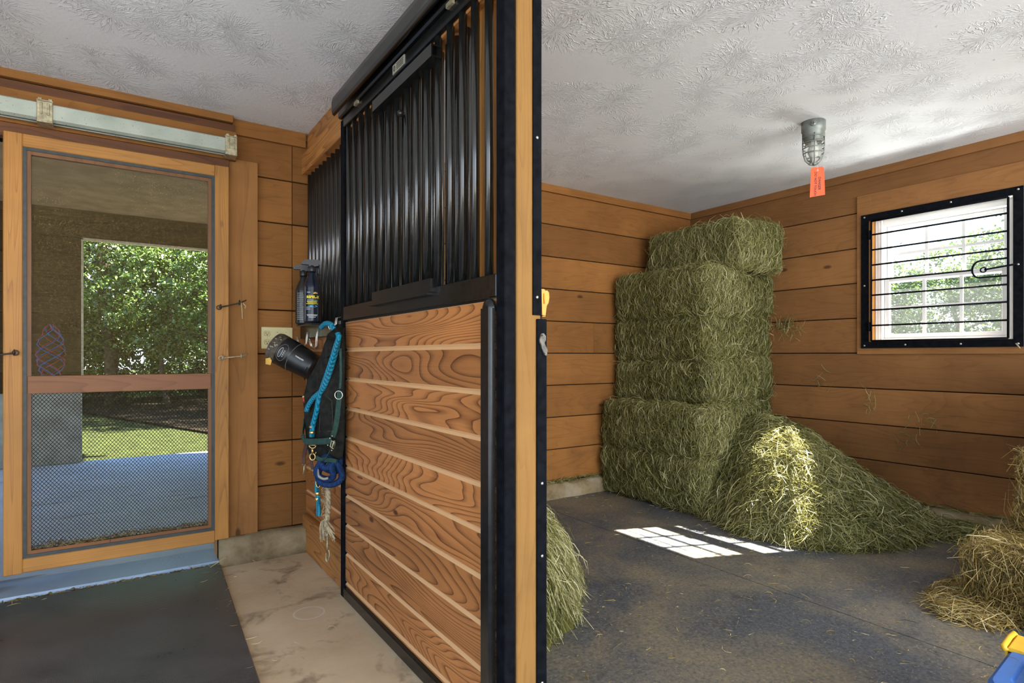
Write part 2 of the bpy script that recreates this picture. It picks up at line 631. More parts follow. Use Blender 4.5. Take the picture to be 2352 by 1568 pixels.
def mat_hay(name, stops, trans=.25):
    t = NT(name)
    tn = t.attr('tone')
    col = t.ramp(tn, stops)
    d = t.n.new('ShaderNodeBsdfDiffuse'); t.link(col, d.inputs[0])
    tr = t.n.new('ShaderNodeBsdfTranslucent'); t.link(col, tr.inputs[0])
    g = t.n.new('ShaderNodeBsdfGlossy'); g.inputs['Roughness'].default_value = .45
    t.link((.8, .8, .7), g.inputs[0])
    m1 = t.n.new('ShaderNodeMixShader'); m1.inputs[0].default_value = trans
    t.l.new(d.outputs[0], m1.inputs[1]); t.l.new(tr.outputs[0], m1.inputs[2])
    m2 = t.n.new('ShaderNodeMixShader'); m2.inputs[0].default_value = .06
    t.l.new(m1.outputs[0], m2.inputs[1]); t.l.new(g.outputs[0], m2.inputs[2])
    t.l.new(m2.outputs[0], t.out.inputs[0])
    return t.m


def mat_leaf(name, stops):
    return mat_hay(name, stops, .38)


def mat_see(name, col, base, speck, sc, trans=False):
    # woven screen or dusty pane: a thin film that lets most light straight through
    t = NT(name)
    n = t.noise(t.pos, sc, 3, .7)
    big = t.noise(t.pos, 3.0, 3, .6)
    f = t.math('ADD', base, t.math('MULTIPLY', t.maprange(n, .54, .72, 0, speck), t.maprange(big, .3, .7, .6, 1.2)), clamp=True)
    tr = t.n.new('ShaderNodeBsdfTransparent')
    if trans:
        d = t.n.new('ShaderNodeBsdfTranslucent')
    else:
        d = t.n.new('ShaderNodeBsdfDiffuse')
    t.link(col, d.inputs[0])
    m = t.n.new('ShaderNodeMixShader')
    t.link(f, m.inputs[0])
    t.l.new(tr.outputs[0], m.inputs[1]); t.l.new(d.outputs[0], m.inputs[2])
    t.l.new(m.outputs[0], t.out.inputs[0])
    return t.m


def mat_rope(name, c1, c2, freq=260.0):
    t = NT(name)
    x, y, z = t.xyz(t.pos)
    a = t.math('SINE', t.math('MULTIPLY', t.math('ADD', z, t.math('MULTIPLY', y, .8)), freq * 2))
    b = t.math('SINE', t.math('MULTIPLY', t.math('SUBTRACT', z, t.math('MULTIPLY', y, .8)), freq * 2))
    w = t.maprange(t.math('MULTIPLY', a, b), -.5, .3, 0, 1)
    col = t.mix(w, c1, c2)
    return t.done(col, .7, 0, .25, t.bump(w, .5, .003))


M['ceiling'] = mat_ceiling()
M['concrete'] = mat_concrete()
M['curb'] = mat_curb()
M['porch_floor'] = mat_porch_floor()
M['aisle_mat'] = mat_aisle_mat()
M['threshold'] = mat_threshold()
M['stall_mat'] = mat_stall_mat()
M['hay'] = mat_hay('green_hay', [(0, (.026, .025, .005)), (.25, (.115, .112, .022)), (.6, (.28, .268, .088)), (.85, (.46, .43, .20)), (1, (.68, .62, .36))])
M['straw'] = mat_hay('yellow_straw', [(0, (.03, .020, .005)), (.3, (.16, .100, .024)), (.65, (.37, .26, .078)), (.9, (.58, .45, .18)), (1, (.74, .63, .36))])
M['leaf'] = mat_leaf('bright_leaves', [(0, (.012, .032, .005)), (.5, (.058, .122, .016)), (.85, (.125, .20, .036)), (1, (.21, .28, .08))])
M['leaf_dark'] = mat_leaf('dark_leaves', [(0, (.005, .014, .004)), (.6, (.014, .034, .008)), (1, (.04, .07, .02))])
M['bark'] = plain('bark', (.06, .045, .03), .9, 0, .1, .4, 14, .4)
M['lawn'] = plain('lawn_grass', (.026, .033, .008), .9, 0, .1, .45, 9, .5)
M['litter'] = plain('shaded_leaf_litter', (.016, .0115, .007), .95, 0, .05, .4, 12, .4)  # leaf litter darkened to carry the shade of the trees
M['screen'] = mat_see('dusty_insect_screen', (.42, .31, .12), .07, .55, 270.0)
M['pane'] = mat_see('dusty_window_pane', (.80, .85, .80), .008, .008, 60.0, True)
# ================================================================== SETTING
random.seed(4)
YW = 3.45      # face of the back wall boards
XR = 4.25      # face of the right wall boards
CEIL = 2.37
SF = 0.05      # stall floor


def structure(o, label, cat):
    return tag(o, label, cat, None, 'structure')


b = MB().box(-2.4, 1.0, -3.0, 3.62, -.12, 0)
structure(b.build('floor', M['concrete']), 'stained tan concrete floor of the barn aisle', 'floor')
b = MB().box(1.0, 4.4, -3.0, 3.5, -.12, SF - .015)
structure(b.build('floor_stall', M['concrete']), 'concrete floor under the stall mats', 'floor')
b = MB().box(-2.5, 4.6, -3.2, 3.62, CEIL, CEIL + .5)
structure(b.build('ceiling', M['ceiling']), 'white stomp-textured plaster ceiling', 'ceiling')

# rubber mats on the stall floor, one seam runs away from the camera
for (x0, x1, lab) in ((1.0, 2.458, 'dusty dark rubber stall mat on the left, beside the stall front'),
                      (2.464, 4.25, 'dusty dark rubber stall mat on the right, under the hay stack')):
    o = MB().box(x0, x1, -3.0, YW, SF - .014, SF, .5).build('stall_mat', M['stall_mat'])
    tag(o, lab, 'floor mat', 'rubber mats on the stall floor')
o = MB().box(-.98, .447, .2, 3.372, .001, .020, .5, .004).build('aisle_mat', M['aisle_mat'])
# right edge runs very slightly in towards the camera
for v in o.data.vertices:
    if v.co.x > 0: v.co.x = v.co.x - .052 * (3.372 - v.co.y) / 1.3
tag(o, 'dark dimpled rubber mat lying along the aisle floor', 'floor mat')
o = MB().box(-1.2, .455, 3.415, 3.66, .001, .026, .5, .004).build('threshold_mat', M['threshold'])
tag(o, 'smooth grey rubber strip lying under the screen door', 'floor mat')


def hole_rows(z0, pitch, ztop, gap):
    rows = []
    z = z0
    while z < ztop - .01:
        rows.append((z + gap / 2, min(z + pitch, ztop) - gap / 2))
        z += pitch
    return rows


def plank_y(mb, x, y0, y1, z0, z1, d, ch, sgn=-1):
    # plank running along Y whose face is at x and looks towards sgn*X; d = depth behind the face
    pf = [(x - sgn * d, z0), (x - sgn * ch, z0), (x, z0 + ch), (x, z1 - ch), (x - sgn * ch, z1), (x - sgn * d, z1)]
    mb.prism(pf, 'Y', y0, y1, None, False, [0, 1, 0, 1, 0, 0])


def plank_x(mb, y, x0, x1, z0, z1, d, ch, sgn=-1):
    pf = [(y - sgn * d, z0), (y - sgn * ch, z0), (y, z0 + ch), (y, z1 - ch), (y - sgn * ch, z1), (y - sgn * d, z1)]
    mb.prism(pf, 'X', x0, x1, None, False, [0, 1, 0, 1, 0, 0])


# back wall: aisle side (door end) and stall side
b = MB()
for z0, z1 in hole_rows(.14, .2435, CEIL, .006):
    plank_x(b, YW, .455, .822, z0, z1, .028, .003)
    plank_x(b, YW, .826, 1.0, z0, z1, .028, .003)
    if z1 > 2.12:
        plank_x(b, YW, -.5, .453, max(z0, 2.1), z1, .028, .003)
    plank_x(b, YW, -2.4, -.46, z0, z1, .028, .003)
o = b.build('wall_back', M['wall_x'])
structure(o, 'orange-brown board wall around the screen door', 'wall')
b = MB()
b.box(.455, 1.0, YW + .02, YW + .15, 0, CEIL); b.box(-2.4, -.46, YW + .02, YW + .15, 0, CEIL); b.box(-.5, .46, YW + .02, YW + .15, 2.1, CEIL)
structure(b.build('wall_back_core', M['dark_gap']), 'dark framing behind the boards of the door wall', 'wall')
b = MB()
for i, (z0, z1) in enumerate(hole_rows(.1665, .2392, 2.33, .006)):
    cut = (2.56, 3.5, 1.95, 2.75, 3.1)[i % 5] if i % 3 == 1 else 4.25
    plank_x(b, YW, 1.0, cut - .001, z0, z1, .028, .003)
    if cut < 4.2:
        plank_x(b, YW, cut + .001, 4.25, z0, z1, .028, .003)
o = b.build('wall_stall_back', M['wall_x'])
structure(o, 'orange-brown board wall at the far end of the stall', 'wall')
b = MB().box(1.0, 4.4, YW + .02, YW + .15, 0, CEIL)
structure(b.build('wall_stall_back_core', M['dark_gap']), 'dark framing behind the far stall boards', 'wall')

# right wall with the window opening
WY0, WY1, WZ0, WZ1 = 1.165, 1.955, 1.185, 2.035
b = MB()
for z0, z1 in hole_rows(.155, .2418, 2.33, .006):
    if z1 <= WZ0 or z0 >= WZ1:
        plank_y(b, XR, -3.0, YW, z0, z1, .028, .003)
    else:
        plank_y(b, XR, WY1, YW, z0, z1, .028, .003)
        plank_y(b, XR, -3.0, WY0, z0, z1, .028, .003)
        if z0 < WZ0 - .01: plank_y(b, XR, WY0, WY1, z0, WZ0, .028, .003)
        if z1 > WZ1 + .01: plank_y(b, XR, WY0, WY1, WZ1, z1, .028, .003)
structure(b.build('wall_right', M['wall_y']), 'orange-brown board wall with the barred window', 'wall')
b = MB()
b.box(XR + .02, XR + .15, -3.0, WY0, 0, CEIL); b.box(XR + .02, XR + .15, WY1, YW + .15, 0, CEIL)
b.box(XR + .02, XR + .15, WY0, WY1, 0, WZ0); b.box(XR + .02, XR + .15, WY0, WY1, WZ1, CEIL)
structure(b.build('wall_right_core', M['dark_gap']), 'dark framing behind the right wall boards', 'wall')
# left aisle wall, outside the photograph's frame but part of the same aisle
b = MB()
for z0, z1 in hole_rows(.14, .2435, CEIL, .006):
    plank_y(b, -2.3, 2.0, YW, z0, z1, .04, .003, 1)
structure(b.build('wall_left', M['wall_y']), 'board wall on the far left of the aisle', 'wall')


# rough concrete curbs under the walls
def curb(name, x0, x1, y0, y1, z0, z1, label):
    bm = bmesh.new()
    nx, ny, nz = max(2, int((x1 - x0) / .025)), max(2, int((y1 - y0) / .025)), 7
    bmesh.ops.create_cube(bm, size=1)
    bm.free()
    mb = MB()
    # front/top shell as a bent strip: profile across, stations along
    along_x = (x1 - x0) > (y1 - y0)
    n = nx if along_x else ny
    prof = [(0, 0), (.02, .35), (.0, .7), (.12, .93), (.5, 1.0), (1.0, 1.0), (1.0, 0)]
    rings = []
    for i in range(n + 1):
        t = i / n
        rg = []
        for k, (dp, hz) in enumerate(prof):
            if along_x:
                p = Vector((x0 + (x1 - x0) * t, y0 + (y1 - y0) * dp, z0 + (z1 - z0) * hz))
            else:
                p = Vector((x0 + (x1 - x0) * dp, y0 + (y1 - y0) * t, z0 + (z1 - z0) * hz))
            if 0 < k < 5:
                q = mnoise.noise(p * 9.0) * .014 + mnoise.noise(p * 28.0) * .006
                if along_x: p.y += q
                else: p.x += q
                p.z += mnoise.noise(p * 11.0 + Vector((5, 5, 5))) * .010
            rg.append(p)
        rings.append(rg)
    mb.loft(rings, .5, True)
    o = mb.build(name, M['curb'])
    return structure(o, label, 'curb')


curb('baseboard_back', .445, .93, 3.372, YW + .02, -.01, .142, 'rough tan concrete curb under the boards right of the door')
curb('baseboard_stall', 1.0, 4.24, 3.385, YW + .02, .0, .16, 'rough concrete curb along the far end of the stall')
curb('baseboard_right', 4.185, 4.27, -2.9, 3.40, .0, .155, 'rough concrete curb under the barred window wall')

# ceiling trims
n_tr = [0]


def trim(mb, mat, label, cat='trim'):
    n_tr[0] += 1
    return structure(mb.build('trim_%d' % n_tr[0], mat), label, cat)


trim(MB().box(1.0, 4.25, YW - .02, YW, 2.315, CEIL, .6, .002), M['wall_x'], 'board trim where the far stall wall meets the ceiling')
trim(MB().box(XR - .02, XR, -3.0, YW - .02, 2.315, CEIL, .4, .002), M['wall_y'], 'board trim where the window wall meets the ceiling')
trim(MB().box(.512, .895, YW - .022, YW, 2.288, CEIL, .8, .002), M['wall_x'], 'board trim at the ceiling between door track and stall front')
trim(MB().box(-2.3, .510, 3.385, 3.41, 2.333, CEIL, .7, .002), M['wall_x'], 'thin orange trim at the ceiling above the door track')
trim(MB().box(-2.3, .520, 3.405, YW, 2.28, 2.328, .3), M['dark_x'], 'dark recessed strip above the door track board')
trim(MB().box(-2.3, .525, 3.385, YW, 2.135, 2.285, .8, .002), M['wall_x'], 'orange board that carries the sliding door track')
trim(MB().box(-2.3, .492, 3.40, YW, 2.075, 2.137, .4, .002), M['dark_x'], 'dark brown header between track and screen door')
trim(MB().box(.492, .637, 3.418, YW, .142, 2.152, .55, .002).box(.492, .637, 3.4185, YW, .02, .1405, .2), M['wall_z'], 'vertical casing board right of the screen door')
trim(MB().box(.445, .492, 3.43, 3.60, .0, 2.1, .3), M['wall_z'], 'door jamb behind the screen door')

# ================================================================== WINDOW
win = structure(bpy.data.objects.new('window_1', None), 'white double-hung vinyl window with six-pane sashes behind black bars', 'window')
COL.objects.link(win); win.location = (4.40, 1.56, 1.185)
b = MB()   # wooden casing on the wall face
b.box(XR - .012, XR, 1.93, 2.022, 1.115, 2.2, .7); b.box(XR - .012, XR, 1.02, 1.93, 1.115, 1.2, .5)
b.box(XR - .012, XR, 1.02, 1.93, 2.03, 2.2, .6); b.box(XR - .012, XR, 1.02, 1.165, 1.2, 2.03, .6)
b.build('casing', M['wall_y'], win)
b = MB()   # timber reveal
b.box(XR - .01, 4.33, 1.945, 1.956, 1.185, 2.035, .9)
b.build('reveal', M['pine_z'], win)
b = MB().box(XR - .008, 4.33, 1.165, 1.176, 1.185, 2.035, .9).box(XR - .008, 4.33, 1.176, 1.945, 2.024, 2.035, .9).box(XR - .006, 4.30, 1.176, 1.945, 1.185, 1.190, .9)
b.build('reveal', M['white_vinyl'], win)
b = MB()   # vinyl frame
for (y0, y1, z0, z1) in ((1.895, 1.955, 1.19, 2.033), (1.165, 1.222, 1.19, 2.033), (1.222, 1.895, 1.985, 2.033), (1.222, 1.895, 1.19, 1.222)):
    b.box(4.325, 4.425, y0, y1, z0, z1, .5, .003)
b.box(4.30, 4.34, 1.176, 1.945, 1.186, 1.2, .5)
for k in range(3):
    b.box(4.318, 4.33, 1.90 + .016 * k, 1.905 + .016 * k, 1.19, 2.03, .5)
b.build('frame', M['white_vinyl'], win)


def sash(x0, x1, z0, z1, glass_name):
    fr = MB()
    y0, y1, w = 1.225, 1.893, .030
    fr.box(x0, x1, y0, y0 + w, z0, z1, .5, .003).box(x0, x1, y1 - w, y1, z0, z1, .5, .003)
    fr.box(x0, x1, y0 + w, y1 - w, z0, z0 + w, .5, .003).box(x0, x1, y0 + w, y1 - w, z1 - w, z1, .5, .003)
    so = fr.build('sash', M['white_vinyl'], win)
    mu = MB()
    xm = (x0 + x1) / 2
    for k in (1, 2):
        y = y0 + w + (y1 - y0 - 2 * w) * k / 3
        mu.box(xm - .007, xm + .007, y - .009, y + .009, z0 + w, z1 - w)
    zc = (z0 + z1) / 2
    mu.box(xm - .0055, xm + .0055, y0 + w, y1 - w, zc - .009, zc + .009)
    mu.build('muntin_grid', M['white_vinyl'], so)
    MB().box(xm - .0015, xm + .0015, y0 + w, y1 - w, z0 + w, z1 - w).build('pane', M['pane'], so)


sash(4.378, 4.408, 1.60, 1.985, 'a')
sash(4.340, 4.370, 1.222, 1.632, 'b')
MB().box(4.326, 4.342, 1.60, 1.66, 1.632, 1.640).build('sash_lock', M['white_vinyl'], win)

# black grille in front of the window
gr = thing('window_guard', 'black steel hinged grille of horizontal bars over the window', 'window guard', (4.235, 1.56, 1.155))
b = MB()
for (y0, y1, z0, z1) in ((1.945, 1.992, 1.155, 2.062), (1.125, 1.170, 1.155, 2.062), (1.170, 1.945, 2.018, 2.062), (1.170, 1.945, 1.155, 1.197)):
    b.box(XR - .022, XR - .013, y0, y1, z0, z1, .5)
fo = b.build('frame', M['black_frame'], gr)
for y, z in [(1.97, 2.045), (1.74, 2.042), (1.47, 2.042), (1.147, 2.045), (1.97, 1.172), (1.72, 1.175), (1.42, 1.175), (1.147, 1.172), (1.97, 1.58), (1.147, 1.62)]:
    MB().lathe([(.0065, 0), (.0055, .003), (.001, .004)], (XR - .022, y, z), (-1, 0, 0), 10).build('screw', M['screw'], fo)
gx, gr_r = XR - .030, .0062
b = MB()
b.tube([(gx, 1.922, 1.204), (gx, 1.922, 2.010)], gr_r).tube([(gx, 1.190, 1.204), (gx, 1.190, 2.010)], gr_r)
b.tube([(gx, 1.190, 2.010), (gx, 1.922, 2.010)], gr_r).tube([(gx, 1.190, 1.204), (gx, 1.922, 1.204)], gr_r)
b.build('gate_frame', M['black_frame'], gr)
for k, z in enumerate((1.918, 1.816, 1.714, 1.612, 1.511, 1.411, 1.307)):
    if k == 3:
        b = MB().tube([(gx, 1.36, z), (gx, 1.922, z)], gr_r * .9)
        cy, rr = 1.32, .050
        loop = [(gx, 1.190, z + rr)] + [(gx, cy + .04 * math.sin(a), z + rr * math.cos(a)) for a in [math.pi * i / 10 for i in range(11)]] + [(gx, 1.190, z - rr)]
        b.tube(loop, gr_r * .9)
        b.build('bar', M['black_frame'], gr)
    else:
        MB().tube([(gx, 1.190, z), (gx, 1.922, z)], gr_r * .9).build('bar', M['black_frame'], gr)
b = MB().tube([(gx, 1.30, 1.607), (gx - .004, 1.25, 1.612), (gx - .004, 1.15, 1.622)], .0055)
b.tube([(gx, 1.306 + .014 * math.cos(a), 1.607 + .014 * math.sin(a)) for a in [2 * math.pi * i / 12 for i in range(12)]], .004, closed=True)
b.build('latch_rod', M['black_frame'], gr)
for z in (1.30, 1.92):
    MB().tube([(gx, 1.936, z - .03), (gx, 1.936, z + .03)], .008).build('hinge', M['black_frame'], gr)
b = MB().tube([P(2333, 788, 'X', 4.2), P(2343, 800, 'X', 4.2)], .004)
tag(b.build('frayed_string', M['curb']), 'short frayed string end at the lower right corner of the window grille', 'string')

# ================================================================== SCREEN DOOR
d1 = structure(bpy.data.objects.new('door_1', None), 'wooden sliding screen door with diamond mesh guard on its lower half', 'door')
COL.objects.link(d1); d1.location = (.035, 3.378, .14)
YD0, YD1 = 3.362, 3.396
MB().box(-.412, -.346, YD0, YD1, .137, 2.088, .6, .003).build('stile', M['pine_z'], d1)
MB().box(.420, .486, YD0, YD1, .150, 2.088, .3, .003).build('stile', M['pine_z'], d1)
MB().box(-.346, .420, YD0, YD1, 2.030, 2.087, .4, .003).build('rail', M['pine_x'], d1)
MB().box(-.346, .420, YD0, YD1, .140, .202, .7, .003).build('rail', M['pine_x'], d1)
b = MB()
for (x0, x1, z0, z1) in ((-.347, -.332, .202, 2.031), (.405, .421, .202, 2.031)):
    b.box(x0, x1, YD0 + .004, YD0 + .02, z0, z1)
b.box(-.332, .405, YD0 + .004, YD0 + .02, 2.016, 2.031); b.box(-.332, .405, YD0 + .004, YD0 + .02, .202, .217)
b.build('screen_spline', M['grey_spline'], d1)
b = MB()
for (x0, x1, z0, z1) in ((-.334, -.317, .217, 2.016), (.390, .406, .217, 2.016)):
    b.box(x0, x1, YD0 + .010, YD1, z0, z1)
b.box(-.317, .390, YD0 + .010, YD1, 2.0, 2.016)
b.build('inner_lip', M['brown_z'], d1)
MB().box(-.317, .390, YD0 + .010, YD1, .217, .232, .2).build('inner_lip', M['brown_x'], d1)
MB().box(-.330, .403, YD0 + .006, YD1, .932, 1.012, .5, .002).build('middle_rail', M['brown_x'], d1)
b = MB()
b.add([(-.332, 3.391, .217), (.405, 3.391, .217), (.405, 3.391, 2.016), (-.332, 3.391, 2.016)], [(0, 1, 2, 3)], .5)
b.build('insect_screen', M['screen'], d1, False)
# expanded-metal guard: two crossing families of fine wires
b = MB()
x0, x1, z0, z1 = -.317, .390, .228, .936
sx, sz, w = .0150, .0185, .00105
sl = sz / sx
Y = 3.384
k = -int((z1 - z0) / sz) - 2
for sg in (1, -1):
    for i in range(-90, 130):
        # line: z = z0 + sg*sl*(x - xs)
        xs = x0 + i * sx
        pts = []
        for x in (x0, x1):
            z = z0 + sg * sl * (x - xs)
            if z0 <= z <= z1: pts.append((x, z))
        for z in (z0, z1):
            x = xs + sg * (z - z0) / sl
            if x0 < x < x1: pts.append((x, z))
        if len(pts) >= 2:
            pts.sort()
            (xa, za), (xb, zb) = pts[0], pts[-1]
            n = 6
            path = []
            for q in range(n + 1):
                t = q / n
                xx, zz = xa + (xb - xa) * t, za + (zb - za) * t
                u, v = (xx - x0) / (x1 - x0), (zz - z0) / (z1 - z0)
                bul = .006 * math.sin(math.pi * u) * math.sin(math.pi * v) + .004 * math.sin(7 * u + 3 * v) * math.sin(math.pi * u) * math.sin(math.pi * v)
                path.append((xx, Y - bul + sg * .0006, zz))
            b.tube(path, w, 4, .5, smooth=False)
b.build('mesh_guard', M['iron'], d1)
# chaff and cobweb caught along the foot of the guard

# sliding-door track and its brackets
tr = thing('door_track', 'galvanised box rail above the screen door', 'door track', (-.4, 3.30, 2.14))
b = MB()
b.prism([(3.298, 2.150), (3.298, 2.214), (3.304, 2.219), (3.352, 2.219), (3.358, 2.214), (3.358, 2.150), (3.345, 2.140), (3.345, 2.146), (3.35, 2.152), (3.35, 2.210), (3.306, 2.210), (3.306, 2.152), (3.312, 2.146), (3.312, 2.140)], 'X', -2.2, .512, .5)
b.build('rail', M['galv'], tr)
for xb in (-.262, .487):
    b = MB()
    b.box(xb - .029, xb + .027, 3.290, 3.297, 2.134, 2.226, .5, .002).box(xb - .029, xb + .027, 3.29, 3.386, 2.222, 2.228, .5)
    b.box(xb - .029, xb + .027, 3.29, 3.362, 2.131, 2.135, .5)
    b.box(xb - .018, xb - .009, 3.286, 3.292, 2.162, 2.216, .5, .002).box(xb + .007, xb + .016, 3.286, 3.292, 2.162, 2.216, .5, .002)
    b.box(xb - .024, xb - .012, 3.288, 3.386, 2.226, 2.235, .5).box(xb + .012, xb + .024, 3.288, 3.386, 2.226, 2.235, .5)
    b.build('bracket', M['zinc'], tr)


# hook-and-eye latches on the screen door
def hook(name, label, pa, pb, mat, seed):
    t = thing(name, label, 'door hook', pa, 'hook latches of the screen door')
    a, c = Vector(pa), Vector(pb)
    d = c - a
    b = MB()
    path = [a + d * k for k in (0, .2, .55, .8)] + [c + Vector((0, -.004, .006)), c + Vector((.006, .004, .010))]
    b.tube(path, [.003, .0035, .0035, .0032, .003, .0025], 8)
    b.tube([a + Vector((.011 * math.cos(q), -.003, .010 * math.sin(q))) for q in [2 * math.pi * i / 12 for i in range(12)]], .0028, 6, closed=True)
    b.build('hook_rod', mat, t)
    for e in (a + d * .06, a + d * .78):
        b = MB()
        b.tube([e + Vector((0, -.004 + .012 * math.cos(q), .002 + .012 * math.sin(q))) for q in [2 * math.pi * i / 12 for i in range(12)]], .0024, 6, closed=True)
        b.tube([e + Vector((0, .006, 0)), Vector((e.x, YD0 + .004 if e.x < .488 else 3.420, e.z))], .0024, 6)
        b.build('screw_eye', mat, t)


hook('door_hook', 'dark iron hook latch high on the right edge of the screen door', P(503, 706, 'Y', 3.345), P(563, 693, 'Y', 3.35), M['iron'], 1)
hook('door_hook', 'brassy hook latch low on the right edge of the screen door, level with the outlet', P(508, 822, 'Y', 3.345), P(566, 817, 'Y', 3.35), M['zinc'], 2)
hook('door_hook', 'hook latch on the left stile of the screen door', P(36, 810, 'Y', 3.345), P(-14, 816, 'Y', 3.345), M['iron'], 3)
b = MB().tube([P(554, 694, 'Y', 3.34), P(556, 712, 'Y', 3.33), P(557, 732, 'Y', 3.335)], .0028).tube([P(558, 696, 'Y', 3.338), P(564, 702, 'Y', 3.335), P(563, 708, 'Y', 3.335)], .0025)
tag(b.build('twine_scrap', mat_rope('pale_twine', (.62, .50, .30), (.45, .35, .2))), 'scrap of pale twine hanging from the upper door hook', 'twine')

# ================================================================== STALL FRONT (fixed panel, post, sliding stall door)
pn = structure(bpy.data.objects.new('wall_partition', None), 'fixed stall front of boards below a black bar grille', 'stall front')
COL.objects.link(pn); pn.location = (.92, 2.4, 0)
b = MB()
z = .205
while z < 1.19:
    plank_y(b, .900, 1.40, YW - .002, z, min(z + .1325, 1.205), .035, .007)
    z += .1325
b.build('boards', M['groove_y'], pn)
MB().box(.880, .945, 1.40, YW - .002, .0, .2, .1, .004).build('bottom_board', M['beam_y'], pn)
b = MB()
b.box(.868, .95, 1.40, YW - .002, 1.20, 1.268, .5, .002)
b.build('ledge', M['black_steel'], pn)
MB().box(.875, .955, 1.28, YW - .002, 2.135, 2.247, .75, .003).build('header_beam', M['beam_y'], pn)
MB().box(.905, .955, 1.28, YW - .002, 2.247, CEIL, .25, .002).build('upper_beam', M['beam_y'], pn)
MB().box(.898, .955, 2.685, 2.745, .2, 2.137, .4).build('mullion_post', M['brown_z'], pn)
MB().box(.905, .960, 1.455, 1.515, .2, 2.137, .4).build('end_post', M['pine_z'], pn)
barm = None
y = 3.43
i = 0
while y > 1.54:
    if not 2.66 < y < 2.77:
        if barm is None:
            barm = MB().tube([(.918, y, 1.266), (.918, y, 2.137)], .0128, 12, .5).build('bar', M['black_gloss'], pn)
            ybar = y
        else:
            copy_part(barm, pn, (0, y - ybar, 0))
    y -= .0722 if y > 2.7 else .060

po = structure(bpy.data.objects.new('trim_post', None), 'tan wooden post at the end of the stall front edged with black steel', 'post')
COL.objects.link(po); po.location = (.94, 1.36, 0)
MB().box(.893, .973, 1.30, 1.398, 0, CEIL, .5, .003).build('timber', M['post_z'], po)
s1 = MB().box(.944, .972, 1.2955, 1.302, 1.213, CEIL, .5).box(.968, .9885, 1.2955, 1.36, 1.213, 1.2135, .5).build('metal_strip', M['black_frame'], po)
s2 = MB().box(.9565, .9895, 1.293, 1.302, .0, 1.203, .5, .002).build('metal_strip', M['black_frame'], po)
for zz, par, xx in ((1.262, s1, .957), (1.70, s1, .957), (2.14, s1, .957), (1.152, s2, .968), (.55, s2, .972), (.75, s2, .972), (.20, s2, .972)):
    MB().lathe([(.0045, 0), (.0042, .002), (.001, .003)], (xx, 1.2955 if par is s1 else 1.293, zz), (0, -1, 0), 10).build('screw', M['screw'], par)
# lock plate with a notched outline
b = MB()
pl = [P(x, y, 'Y', 1.293) for x, y in ((1241, 766), (1246, 765), (1251, 772), (1251, 781), (1248, 787), (1251, 796), (1255, 802), (1254, 812), (1252, 817), (1248, 814), (1245, 806), (1242, 800), (1241, 793), (1238, 788), (1237, 780))]
b.prism([(p.x, p.z) for p in pl], 'Y', 1.287, 1.2925, .5)
lp = b.build('lock_plate', M['steel_grey'], po)
for (x, y) in ((1245, 770), (1241, 789), (1250, 812)):
    p = P(x, y, 'Y', 1.287)
    MB().lathe([(.0028, 0), (.002, .002), (.0005, .002)], (p.x, 1.287, p.z), (0, -1, 0), 8).build('screw', M['slot'], lp)

# orange plastic clip hanging behind the post on the stall side
t = thing('plastic_clip', 'orange plastic clip hanging on the stall side of the post', 'clip', (.999, 1.36, 1.21))
mt_or = plain('orange_plastic', (.72, .30, .03), .35, 0, .4, .1)
b = MB()
pp = lambda x, y: P(x, y, 'Y', 1.36)
out = [pp(x, y) for x, y in ((1241, 664), (1247, 664), (1250, 668), (1254, 667), (1258, 672), (1259, 684), (1257, 696), (1253, 702), (1250, 727), (1243, 727), (1242, 700))]
b.prism([(p.x, p.z) for p in out], 'Y', 1.354, 1.366, .5)
b.build('grip', mt_or, t)
b = MB().tube([pp(1246, 674), pp(1247, 686), pp(1247, 698)], [.002, .0035, .002], 8)
for q in range(len(b.v)): b.v[q] = (b.v[q][0], b.v[q][1] - .007, b.v[q][2])
b.build('rib', mt_or, t)
MB().tube([pp(1244, 700) + Vector((0, 0, 0)), pp(1243, 735)], .002, 6).build('wire', M['iron'], t)

# sliding stall door
d2 = structure(bpy.data.objects.new('door_2', None), 'black framed sliding stall door of oiled boards below a bar grille', 'door')
COL.objects.link(d2); d2.location = (.872, 2.0, 0)
DX0, DX1 = .855, .890
MB().box(DX0, DX1, 2.643, 2.680, .0, 2.182, .5, .003).build('stile', M['black_frame'], d2)
MB().box(DX0, DX1, 1.302, 1.346, .0, 2.182, .5, .003).build('stile', M['black_frame'], d2)
MB().box(DX0, DX1, 1.346, 2.643, 2.142, 2.182, .5, .003).build('rail', M['black_steel'], d2)
MB().box(DX0, DX1, 1.346, 2.643, 1.262, 1.326, .5, .003).build('rail', M['black_steel'], d2)
MB().box(DX0, DX1, 1.346, 2.643, .0, .048, .5, .003).build('rail', M['black_steel'], d2)
b = MB()
z = 1.262 - .1325
zz = 1.262
while zz > .05:
    plank_y(b, .866, 1.346, 2.643, max(zz - .1325, .046), zz, .024, .0085)
    zz -= .1325
b.build('boards', M['groove_y'], d2)
bar = None
for y in (2.61, 2.53, 2.45, 2.372, 2.296, 2.219, 2.140, 2.062, 1.972, 1.889, 1.806, 1.722, 1.638, 1.559, 1.486, 1.408):
    if bar is None:
        bar = MB().tube([(.872, y, 1.322), (.872, y, 2.145)], .0128, 14, .5).build('bar', M['black_gloss'], d2)
        y0b = y
    else:
        copy_part(bar, d2, (0, y - y0b, 0))
# rounded handle channel along the free edge
b = MB()
prof = [(.855, 1.349), (.842, 1.351), (.838, 1.358), (.838, 1.398), (.842, 1.405), (.855, 1.407)]
b.prism(prof, 'Z', .0, 1.232, .5)
b.lathe([(.0285, 0), (.0285, .012), (.022, .026), (.012, .034), (.001, .036)], (.855, 1.378, 1.224), (0, 0, 1), 18, .5, sx=.6)
b.build('edge_channel', M['black_steel'], d2)
